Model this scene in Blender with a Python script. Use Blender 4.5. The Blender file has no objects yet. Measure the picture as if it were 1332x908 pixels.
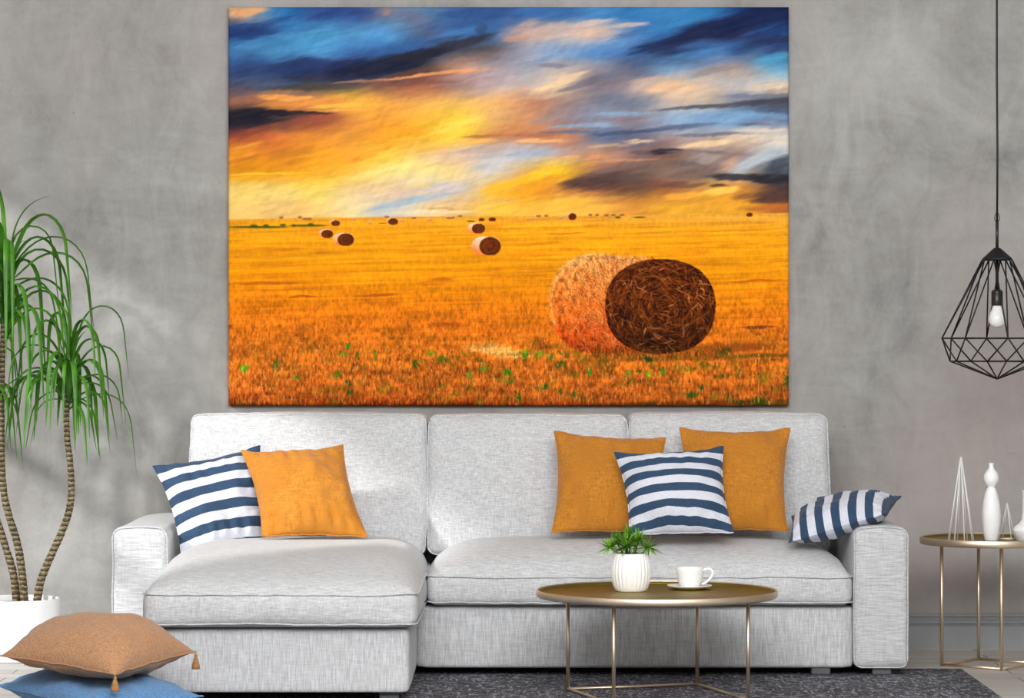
import bpy, math, random
import numpy as np
from mathutils import Vector, noise as mnoise

R = math.radians
scene = bpy.context.scene
COL = scene.collection
FPX, CX, CY, HCAM, DCAM = 3900.0, 666.0, 454.0, 1.234, 12.37


def P(px, py, d):
    """photo pixel + distance from the camera -> a point in the room (metres)"""
    return Vector(((px - CX) * d / FPX, d - DCAM, HCAM - (py - CY) * d / FPX))


# ------------------------------------------------------------------ materials
def lin(c):
    c = c / 255.0
    return c / 12.92 if c <= 0.04045 else ((c + 0.055) / 1.055) ** 2.4


def rgb(r, g, b):
    return (lin(r), lin(g), lin(b), 1.0)


class Mat:
    def __init__(self, name, rough=0.6, metal=0.0, color=None):
        self.m = bpy.data.materials.new(name)
        self.m.use_nodes = True
        self.nt = self.m.node_tree
        self.b = self.nt.nodes["Principled BSDF"]
        self.b.inputs["Roughness"].default_value = rough
        self.b.inputs["Metallic"].default_value = metal
        if color:
            self.b.inputs["Base Color"].default_value = color

    def n(self, typ, props=None, **ins):
        nd = self.nt.nodes.new(typ)
        for k, v in (props or {}).items():
            setattr(nd, k, v)
        for k, v in ins.items():
            self.set(nd, k.replace("_", " "), v)
        return nd

    def set(self, nd, key, v):
        sock = nd.inputs[int(key)] if key.isdigit() else nd.inputs[key]
        if isinstance(v, bpy.types.NodeSocket):
            self.nt.links.new(v, sock)
        else:
            sock.default_value = v

    def coord(self, scale=(1, 1, 1), rot=(0, 0, 0), which="Object"):
        tc = self.n("ShaderNodeTexCoord")
        mp = self.n("ShaderNodeMapping")
        self.nt.links.new(tc.outputs[which], mp.inputs["Vector"])
        mp.inputs["Scale"].default_value = scale
        mp.inputs["Rotation"].default_value = rot
        return mp.outputs[0]

    def noise(self, scale=(1, 1, 1), detail=3.0, rough=0.55, rot=(0, 0, 0), dist=0.0):
        nd = self.n("ShaderNodeTexNoise", None, Scale=1.0, Detail=detail, Roughness=rough, Distortion=dist)
        self.nt.links.new(self.coord(scale, rot), nd.inputs["Vector"])
        return nd.outputs["Fac"]

    def ramp(self, fac, stops, interp="LINEAR"):
        nd = self.n("ShaderNodeValToRGB")
        self.nt.links.new(fac, nd.inputs["Fac"])
        cr = nd.color_ramp
        cr.interpolation = interp
        while len(cr.elements) < len(stops):
            cr.elements.new(0.5)
        for e, (p, c) in zip(cr.elements, stops):
            e.position = p
            e.color = c
        return nd.outputs["Color"]

    def math(self, op, a, b=0.5, c=None):
        nd = self.n("ShaderNodeMath", {"operation": op})
        self.set(nd, "0", a)
        self.set(nd, "1", b)
        if c is not None:
            self.set(nd, "2", c)
        return nd.outputs[0]

    def mix(self, fac, a, b, blend="MIX"):
        nd = self.n("ShaderNodeMix", {"data_type": "RGBA", "blend_type": blend})
        self.set(nd, "0", fac)
        self.set(nd, "6", a)
        self.set(nd, "7", b)
        return nd.outputs[2]

    def base(self, c):
        self.set(self.b, "Base Color", c)

    def bump(self, h, strength=0.3, dist=0.002):
        nd = self.n("ShaderNodeBump", None, Strength=strength, Distance=dist)
        self.nt.links.new(h, nd.inputs["Height"])
        self.nt.links.new(nd.outputs[0], self.b.inputs["Normal"])

    def attr(self, name):
        return self.n("ShaderNodeAttribute", {"attribute_name": name})


def g(v):
    return (v, v, v, 1.0)


def make_wall():
    M = Mat("grey_concrete_plaster", 0.75)
    big = M.noise((1.5, 1.5, 1.2), 6, 0.62, dist=0.9)
    brush = M.noise((5.5, 5.5, 2.2), 7, 0.68, rot=(0, R(-24), 0), dist=1.4)
    trowel = M.noise((3.0, 3.0, 9.0), 5, 0.6, rot=(0, R(35), 0), dist=2.0)
    fine = M.noise((70, 70, 45), 4, 0.7)
    f = M.math("MULTIPLY_ADD", big, 0.50, M.math("MULTIPLY_ADD", brush, 0.28, M.math("MULTIPLY_ADD", trowel, 0.14, M.math("MULTIPLY", fine, 0.08))))
    c = M.ramp(f, [(0.35, rgb(122, 121, 119)), (0.46, rgb(151, 150, 147)), (0.54, rgb(164, 163, 160)), (0.65, rgb(182, 181, 178))])
    tint = M.noise((0.9, 0.9, 0.5), 2)
    c = M.mix(M.ramp(tint, [(0.48, g(0)), (0.68, g(0.6))]), c, rgb(172, 160, 158))
    # a few small pits
    v = M.n("ShaderNodeTexVoronoi", None, Scale=1.0)
    M.nt.links.new(M.coord((5, 5, 5)), v.inputs["Vector"])
    pit = M.ramp(v.outputs["Distance"], [(0.012, g(0.55)), (0.03, g(0))])
    c = M.mix(pit, c, rgb(110, 107, 104))
    M.base(c)
    M.bump(f, 0.25, 0.01)
    return M.m


def make_floor():
    M = Mat("whitewashed_planks", 0.45)
    br = M.n("ShaderNodeTexBrick", {"offset": 0.37, "squash": 1.0}, Scale=1.0, Mortar_Size=0.003, Mortar_Smooth=0.1, Bias=0.0, Brick_Width=1.9, Row_Height=0.14)
    br.inputs["Color1"].default_value = rgb(206, 202, 197)
    br.inputs["Color2"].default_value = rgb(186, 181, 175)
    br.inputs["Mortar"].default_value = rgb(92, 88, 84)
    M.nt.links.new(M.coord(), br.inputs["Vector"])
    grain = M.noise((3, 60, 3), 5, 0.65, dist=0.5)
    M.base(M.mix(0.7, br.outputs["Color"], M.ramp(grain, [(0.3, g(0.55)), (0.6, g(1.0))]), "MULTIPLY"))
    M.bump(br.outputs["Fac"], -0.4, 0.003)
    return M.m


def fabric(name, dark, light, sx=260.0, sy=15.0, rough=0.9, wh=0.5, bump=0.35, extra=None, coarse=None):
    """woven cloth: long slubs one way and the other"""
    M = Mat(name, rough)
    M.b.inputs["Sheen Weight"].default_value = 0.15
    h = M.noise((sy, sx * 0.8, sx), 3, 0.6)
    v = M.noise((sx, sx * 0.8, sy), 3, 0.6)
    f = M.math("MULTIPLY_ADD", h, wh, M.math("MULTIPLY", v, 1.0 - wh))
    c = M.ramp(f, [(0.36, dark), (0.62, light)])
    if coarse:
        big = M.noise((coarse,) * 3, 3, 0.6)
        c = M.mix(M.ramp(big, [(0.35, g(0)), (0.7, g(1))]), c, extra)
    M.base(c)
    M.bump(f, bump, 0.003)
    return M.m


def striped(name, n, phase, axis="sv"):
    M = Mat(name, 0.85)
    M.b.inputs["Sheen Weight"].default_value = 0.1
    a = M.attr(axis).outputs["Fac"]
    fr = M.math("FRACT", M.math("MULTIPLY_ADD", a, n, phase))
    s = M.math("LESS_THAN", fr, 0.5)
    w = M.noise((240, 200, 240), 2)
    navy = M.ramp(w, [(0.3, rgb(31, 56, 84)), (0.7, rgb(44, 74, 105))])
    white = M.ramp(w, [(0.3, rgb(198, 201, 214)), (0.7, rgb(222, 224, 234))])
    M.base(M.mix(s, white, navy))
    M.bump(w, 0.2, 0.002)
    return M.m


def make_rug():
    M = Mat("dark_woven_wool", 0.95)
    a = M.noise((85, 22, 60), 3, 0.65, rot=(0, 0, R(24)))
    b = M.noise((22, 75, 60), 3, 0.65, rot=(0, 0, R(-14)))
    f = M.math("MAXIMUM", a, b)
    w = M.n("ShaderNodeTexWave", {"bands_direction": "Y"}, Scale=14.0, Distortion=1.0, Detail=2.0, Detail_Scale=3.0)
    M.nt.links.new(M.coord(rot=(0, 0, R(4))), w.inputs["Vector"])
    c = M.ramp(f, [(0.47, rgb(42, 42, 49)), (0.57, rgb(84, 84, 93)), (0.64, rgb(176, 176, 184))])
    M.base(M.mix(M.ramp(w.outputs["Fac"], [(0.0, g(0.55)), (0.45, g(0.0))]), c, rgb(44, 44, 50)))
    M.bump(f, 0.8, 0.006)
    return M.m


def make_leaf(name, c0, c1, trans=0.3):
    M = Mat(name, 0.42)
    s = M.attr("along").outputs["Fac"]
    nz = M.noise((9, 9, 9), 2)
    f = M.math("MULTIPLY_ADD", nz, 0.9, M.math("MULTIPLY", s, 0.12))
    c = M.ramp(f, [(0.2, c0), (0.75, c1)])
    M.base(c)
    tr = M.n("ShaderNodeBsdfTranslucent")
    M.nt.links.new(c, tr.inputs["Color"])
    mx = M.n("ShaderNodeMixShader", None, Fac=trans)
    out = M.nt.nodes["Material Output"]
    M.nt.links.new(M.b.outputs[0], mx.inputs[1])
    M.nt.links.new(tr.outputs[0], mx.inputs[2])
    M.nt.links.new(mx.outputs[0], out.inputs["Surface"])
    return M.m


def make_bark():
    M = Mat("ringed_bark", 0.85)
    nz = M.noise((55, 55, 160), 4, 0.7)
    w = M.n("ShaderNodeTexWave", {"bands_direction": "Z", "wave_profile": "SAW"}, Scale=16.0, Distortion=2.5, Detail=2.0, Detail_Scale=6.0)
    M.nt.links.new(M.coord(), w.inputs["Vector"])
    f = M.math("MULTIPLY_ADD", nz, 0.6, M.math("MULTIPLY", w.outputs["Fac"], 0.4))
    M.base(M.ramp(f, [(0.3, rgb(38, 32, 24)), (0.5, rgb(92, 80, 58)), (0.68, rgb(165, 150, 112))]))
    M.bump(f, 0.8, 0.006)
    return M.m


def metal(name, col, rough):
    M = Mat(name, rough, 1.0)
    nz = M.noise((30, 30, 30), 3)
    M.base(M.mix(M.ramp(nz, [(0.35, g(0)), (0.65, g(0.25))]), col, tuple(v * 0.8 for v in col[:3]) + (1,)))
    M.set(M.b, "Roughness", M.math("MULTIPLY_ADD", nz, 0.12, rough - 0.06))
    return M.m


def paint(name, col, rough=0.35, var=0.05):
    M = Mat(name, rough)
    nz = M.noise((18, 18, 18), 2)
    M.base(M.ramp(nz, [(0.3, tuple(v * (1 - var) for v in col[:3]) + (1,)), (0.7, col)]))
    return M.m


MATS = dict(
    wall=make_wall(), floor=make_floor(), rug=make_rug(), bark=make_bark(),
    ceiling=paint("white_ceiling_paint", rgb(236, 236, 234), 0.8, 0.02),
    skirting=paint("grey_painted_wood", rgb(150, 152, 154), 0.45),
    sofa=fabric("pale_grey_linen", rgb(170, 171, 173), rgb(214, 215, 217), 250, 26, 0.9, 0.55),
    sofa_base=fabric("pale_grey_linen_upright_grain", rgb(170, 171, 173), rgb(216, 217, 219), 250, 16, 0.9, 0.3),
    sofa_flat=fabric("pale_grey_linen_level_grain", rgb(170, 171, 173), rgb(214, 215, 217), 250, 16, 0.9, 0.72),
    mustard=fabric("mustard_linen", rgb(164, 102, 18), rgb(208, 136, 38), 170, 24, 0.9, 0.5, 0.4, rgb(182, 114, 20), 7),
    tan=fabric("tan_woven_cotton", rgb(150, 104, 68), rgb(196, 148, 108), 260, 60, 0.95, 0.5, 0.4),
    blue=fabric("denim_blue_cotton", rgb(56, 104, 158), rgb(104, 156, 206), 240, 50, 0.95, 0.5, 0.4),
    foot=paint("dark_grey_plastic", rgb(92, 94, 97), 0.5),
    leaf=make_leaf("dracaena_leaf", rgb(32, 80, 18), rgb(92, 160, 40), 0.32),
    small_leaf=make_leaf("succulent_leaf", rgb(52, 112, 22), rgb(140, 200, 62), 0.2),
    soil=paint("dark_soil", rgb(44, 36, 30), 0.95, 0.5),
    white=paint("white_glaze", rgb(246, 246, 247), 0.25, 0.01),
    white_matt=paint("white_matt_ceramic", rgb(246, 246, 247), 0.45, 0.01),
    gold=metal("brushed_champagne_gold", (0.82, 0.67, 0.50, 1), 0.42),
    tray=metal("gold_tray_painted_reflection", (0.30, 0.212, 0.042, 1), 0.5),  # same gold as the rim, with the dark reflection put into its colour
    tassel=fabric("tan_tassel_thread", rgb(128, 88, 48), rgb(186, 136, 82), 400, 400, 0.95),
    black=paint("black_painted_steel", rgb(9, 9, 10), 0.55),
    socket=paint("black_bakelite", rgb(34, 34, 36), 0.35),
    bulb=paint("opal_bulb_glass", rgb(242, 242, 242), 0.15, 0.01),
    wire=paint("white_enamelled_wire", rgb(232, 231, 228), 0.4, 0.02),
)

# ------------------------------------------------------------------ objects
WORLD = {}


def empty(name, loc, label, cat, group=None):
    o = bpy.data.objects.new(name, None)
    COL.objects.link(o)
    o.empty_display_size = 0.05
    o.location = loc
    WORLD[o.name] = Vector(loc)
    return tag(o, label, cat, group)


def tag(o, label, cat, group=None):
    o["label"] = label
    o["category"] = cat
    if group:
        o["group"] = group
    return o


class Geo:
    """collects verts, faces and optional per-vertex numbers"""

    def __init__(self):
        self.v, self.f, self.a = [], [], {}

    def add(self, v, f, **attrs):
        o = len(self.v)
        self.v += [tuple(p) for p in v]
        self.f += [tuple(i + o for i in q) for q in f]
        for k, vals in attrs.items():
            self.a.setdefault(k, [])
            self.a[k] += [0.0] * (o - len(self.a[k])) + list(vals)
        return self

    def obj(self, name, mat, parent=None, origin=None, smooth=True, label=None):
        off = WORLD[parent.name] if parent else (Vector(origin) if origin is not None else Vector((0, 0, 0)))
        me = bpy.data.meshes.new(name)
        me.from_pydata([(x - off.x, y - off.y, z - off.z) for x, y, z in self.v], [], self.f)
        for k, vals in self.a.items():
            vals = vals + [0.0] * (len(self.v) - len(vals))
            at = me.attributes.new(k, "FLOAT", "POINT")
            at.data.foreach_set("value", vals)
        me.polygons.foreach_set("use_smooth", [smooth] * len(me.polygons))
        me.materials.append(MATS[mat] if isinstance(mat, str) else mat)
        me.update()
        o = bpy.data.objects.new(name, me)
        COL.objects.link(o)
        if parent:
            o.parent = parent
        else:
            o.location = off
        WORLD[o.name] = off.copy()
        if label:
            o["label"] = label
        return o


def frames(path):
    T = []
    for i in range(len(path)):
        a = path[max(i - 1, 0)]
        b = path[min(i + 1, len(path) - 1)]
        T.append((b - a).normalized())
    up = Vector((0, 0, 1)) if abs(T[0].z) < 0.9 else Vector((1, 0, 0))
    u = T[0].cross(up).normalized()
    out = []
    for t in T:
        u = (u - t * u.dot(t)).normalized()
        out.append((u, t.cross(u)))
    return out


def tube(path, rad, n=10, closed=False):
    path = [Vector(p) for p in path]
    fr = frames(path)
    if closed:
        m = len(path)
        fr = []
        for i in range(m):
            t = (path[(i + 1) % m] - path[i - 1]).normalized()
            w = Vector((0, 0, 1)) if abs(t.z) < 0.9 else Vector((1, 0, 0))
            u = t.cross(w).normalized()
            fr.append((u, t.cross(u)))
    v, f = [], []
    m = len(path)
    for i, p in enumerate(path):
        r = rad(i / (m - 1)) if callable(rad) else rad
        u, w = fr[i]
        for k in range(n):
            a = 2 * math.pi * (k + 0.5) / n
            v.append(p + u * (r * math.cos(a)) + w * (r * math.sin(a)))
    for i in range(m if closed else m - 1):
        j = (i + 1) % m
        for k in range(n):
            l = (k + 1) % n
            f.append((i * n + k, i * n + l, j * n + l, j * n + k))
    if not closed:
        f.append(tuple(range(n))[::-1])
        f.append(tuple((m - 1) * n + k for k in range(n)))
    return v, f


def lathe(prof, c, n=48, rmod=None):
    """prof: list of (r, z); a closed skin where r reaches 0"""
    v, f = [], []
    for r, z in prof:
        for k in range(n):
            a = 2 * math.pi * k / n
            rr = r * (rmod(a, z) if rmod else 1.0)
            v.append((c[0] + rr * math.cos(a), c[1] + rr * math.sin(a), c[2] + z))
    for i in range(len(prof) - 1):
        for k in range(n):
            l = (k + 1) % n
            f.append((i * n + k, i * n + l, (i + 1) * n + l, (i + 1) * n + k))
    f.append(tuple(range(n))[::-1])
    f.append(tuple((len(prof) - 1) * n + k for k in range(n)))
    return v, f


def rbox(x0, x1, y0, y1, z0, z1, r, N=16, fn=None):
    """box with round edges; fn(point, (u,v,w) in -1..1) bends it"""
    h = Vector(((x1 - x0) / 2, (y1 - y0) / 2, (z1 - z0) / 2))
    c = Vector(((x0 + x1) / 2, (y0 + y1) / 2, (z0 + z1) / 2))
    ts = [-1 + 2 * i / N for i in range(N + 1)]
    ts = [0.45 * t + 0.55 * math.sin(math.pi / 2 * t) for t in ts]
    idx, v, f = {}, [], []

    def vert(a, b, cc):
        k = (a, b, cc)
        if k not in idx:
            idx[k] = len(v)
            q = Vector((ts[a], ts[b], ts[cc]))
            p = Vector((q.x * h.x, q.y * h.y, q.z * h.z))
            i = Vector([max(-(h[j] - r), min(h[j] - r, p[j])) for j in range(3)])
            d = p - i
            # spread the samples of the round band
            if d.length > 1e-9:
                d = d / max(abs(d.x), abs(d.y), abs(d.z)) if False else d
                p = i + d.normalized() * r
            p = p + c
            if fn:
                p = fn(p, q)
            v.append(p)
        return idx[k]

    for ax in range(3):
        for side in (0, N):
            for i in range(N):
                for j in range(N):
                    quad = []
                    for (a, b) in ((i, j), (i + 1, j), (i + 1, j + 1), (i, j + 1)):
                        k = [0, 0, 0]
                        k[ax] = side
                        k[(ax + 1) % 3] = a
                        k[(ax + 2) % 3] = b
                        quad.append(vert(*k))
                    f.append(tuple(quad if side else quad[::-1]))
    return v, f


def nz(p, s, seed=0.0):
    return mnoise.noise(Vector((p[0] * s + seed * 7.3, p[1] * s + seed * 3.1, p[2] * s - seed * 5.7)))


def rrect(x0, x1, y0, y1, r, n=8, step=0.04):
    """closed outline of a rectangle with round corners, walked evenly"""
    pts = []
    for (cx, cy, a0) in ((x1 - r, y1 - r, 0), (x0 + r, y1 - r, 90), (x0 + r, y0 + r, 180), (x1 - r, y0 + r, 270)):
        for i in range(n + 1):
            a = R(a0 + 90 * i / n)
            pts.append((cx + r * math.cos(a), cy + r * math.sin(a)))
    out = []
    for i, p in enumerate(pts):
        q = pts[(i + 1) % len(pts)]
        d = math.hypot(q[0] - p[0], q[1] - p[1])
        m = max(1, int(d / step))
        for k in range(m):
            out.append((p[0] + (q[0] - p[0]) * k / m, p[1] + (q[1] - p[1]) * k / m))
    return out


# ------------------------------------------------------------------ setting
def structure(o):
    o["kind"] = "structure"
    return o


def box(x0, x1, y0, y1, z0, z1):
    v = [(x, y, z) for z in (z0, z1) for y in (y0, y1) for x in (x0, x1)]
    f = [(0, 2, 3, 1), (4, 5, 7, 6), (0, 1, 5, 4), (2, 6, 7, 3), (0, 4, 6, 2), (1, 3, 7, 5)]
    return v, f


structure(Geo().add(*box(-2.9, 3.3, 0, 0.15, 0, 4.0)).obj("wall_back", "wall", smooth=False))
WIN_Y0, WIN_Y1, WIN_Z0, WIN_Z1, XL = -3.2, -0.28, 0.08, 2.455, -2.9
w = Geo()
w.add(*box(XL - 0.1, XL, -9.0, WIN_Y0, 0, 4.0))
w.add(*box(XL - 0.1, XL, WIN_Y1, 0.15, 0, 4.0))
w.add(*box(XL - 0.1, XL, WIN_Y0, WIN_Y1, 0, WIN_Z0))
w.add(*box(XL - 0.1, XL, WIN_Y0, WIN_Y1, WIN_Z1, 4.0))
structure(w.obj("wall_left", "wall", smooth=False))
structure(Geo().add(*box(3.3, 3.45, -9.0, 0.15, 0, 4.0)).obj("wall_right", "wall", smooth=False))
w = Geo()
w.add(*box(XL - 0.07, XL - 0.03, WIN_Y0, WIN_Y1, 1.40, 1.46))
w.add(*box(XL - 0.07, XL - 0.03, WIN_Y0, WIN_Y1, WIN_Z0, WIN_Z0 + 0.05))
for yy in (WIN_Y0, WIN_Y1 - 0.05):
    w.add(*box(XL - 0.07, XL - 0.03, yy, yy + 0.05, WIN_Z0, WIN_Z1))
structure(w.obj("window_1", "skirting", smooth=False))
structure(Geo().add(*box(-2.9, 3.3, -9.0, 0.15, -0.06, 0)).obj("floor", "floor", smooth=False))

structure(Geo().add(*box(-2.9, 3.3, -9.0, 0.15, 4.0, 4.1)).obj("ceiling", "ceiling", smooth=False))

# moulded baseboard: one profile run along the wall
prof = [(0.0, 0.143), (-0.008, 0.143), (-0.012, 0.139), (-0.012, 0.131), (-0.004, 0.127), (-0.004, 0.120), (-0.015, 0.110), (-0.015, 0.103), (-0.009, 0.099), (-0.009, 0.095),
        (-0.020, 0.092), (-0.020, 0.0), (0.0, 0.0)]
v = [(x, y - 0.0002, z) for x in (-2.89, 3.29) for y, z in prof]
m = len(prof)
f = [(i, (i + 1) % m, m + (i + 1) % m, m + i) for i in range(m)] + [tuple(range(m))[::-1], tuple(range(m, 2 * m))]
structure(Geo().add(v, f).obj("baseboard_back", "skirting", smooth=False))


# ------------------------------------------------------------------ canvas print
def vnoise(x, y, seed):
    rng = np.random.RandomState(seed)
    tab = rng.rand(256, 256)
    xi, yi = np.floor(x).astype(int), np.floor(y).astype(int)
    fx, fy = x - xi, y - yi
    fx, fy = fx * fx * (3 - 2 * fx), fy * fy * (3 - 2 * fy)
    a, b = tab[yi & 255, xi & 255], tab[yi & 255, (xi + 1) & 255]
    c, d = tab[(yi + 1) & 255, xi & 255], tab[(yi + 1) & 255, (xi + 1) & 255]
    return (a * (1 - fx) + b * fx) * (1 - fy) + (c * (1 - fx) + d * fx) * fy


def fbm(x, y, seed, octs=4, gain=0.5):
    s, amp, tot = 0, 1.0, 0
    for o in range(octs):
        s = s + amp * vnoise(x * 2 ** o, y * 2 ** o, seed + o * 17)
        tot += amp
        amp *= gain
    return s / tot


SKY = [  # sunset sky, sixteen colours across and twelve down
    [(190,160,135),(45,120,190),(40,85,155),(45,75,150),(105,115,145),(85,120,165),(50,95,160),(45,85,150),(50,105,180),(50,105,175),(60,135,205),(40,120,195),(45,130,200),(35,120,195),(25,60,125),(22,38,85)],
    [(30,60,125),(45,110,180),(60,145,205),(70,145,210),(75,150,215),(75,95,140),(55,110,180),(60,105,165),(190,160,150),(200,180,170),(215,185,170),(70,125,190),(40,100,170),(35,50,90),(35,40,80),(28,65,130)],
    [(55,115,180),(60,140,200),(65,150,215),(55,115,190),(50,100,170),(45,85,150),(65,75,95),(95,90,100),(155,160,180),(120,155,200),(80,135,205),(60,110,180),(35,55,100),(60,110,180),(50,95,160),(45,75,130)],
    [(45,80,145),(50,85,150),(40,60,110),(45,60,110),(50,55,70),(75,65,65),(190,145,125),(165,150,155),(165,165,180),(180,170,170),(140,140,155),(80,95,130),(110,150,195),(130,140,160),(160,150,150),(90,160,205)],
    [(75,80,105),(75,90,120),(80,75,80),(85,80,75),(130,90,80),(165,100,80),(165,130,125),(195,170,165),(200,180,170),(225,195,165),(130,120,130),(165,150,150),(225,190,160),(215,190,170),(190,185,185),(215,200,185)],
    [(150,100,80),(220,140,70),(215,140,75),(250,180,70),(240,165,75),(240,175,90),(240,185,100),(240,185,115),(205,150,115),(165,135,125),(130,130,145),(125,130,150),(190,175,165),(195,180,165),(120,130,150),(85,90,105)],
    [(45,42,55),(60,50,55),(150,80,65),(225,145,65),(245,165,60),(250,185,65),(253,210,75),(235,180,110),(205,145,105),(150,130,135),(135,145,170),(140,130,140),(150,180,215),(125,165,210),(115,160,210),(110,130,165)],
    [(160,80,55),(215,120,60),(225,140,55),(235,155,60),(250,165,45),(250,180,50),(253,210,75),(205,145,90),(200,135,95),(195,135,100),(110,120,150),(105,110,140),(165,150,155),(180,160,150),(225,205,180),(215,205,195)],
    [(240,150,45),(215,130,45),(250,165,45),(250,170,55),(250,205,80),(248,205,125),(225,190,160),(200,190,185),(185,190,200),(190,160,145),(195,145,115),(140,110,105),(130,95,85),(170,150,145),(160,140,135),(185,195,200)],
    [(230,150,35),(240,160,40),(250,175,45),(252,195,75),(253,228,130),(252,228,150),(245,215,150),(215,205,195),(240,180,80),(250,190,50),(150,105,85),(120,95,85),(140,115,100),(135,120,110),(190,175,165),(80,85,95)],
    [(250,210,110),(250,215,120),(250,215,100),(240,205,140),(240,205,160),(225,205,190),(215,200,190),(250,195,90),(250,165,40),(215,140,65),(150,90,65),(110,80,65),(160,100,65),(215,150,65),(225,150,65),(85,60,55)],
    [(250,205,115),(245,200,120),(250,205,120),(250,225,165),(205,205,200),(240,215,170),(235,190,120),(250,200,75),(252,190,70),(250,190,70),(250,185,70),(225,150,60),(245,175,50),(235,165,50),(240,165,45),(195,110,50)],
]
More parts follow.
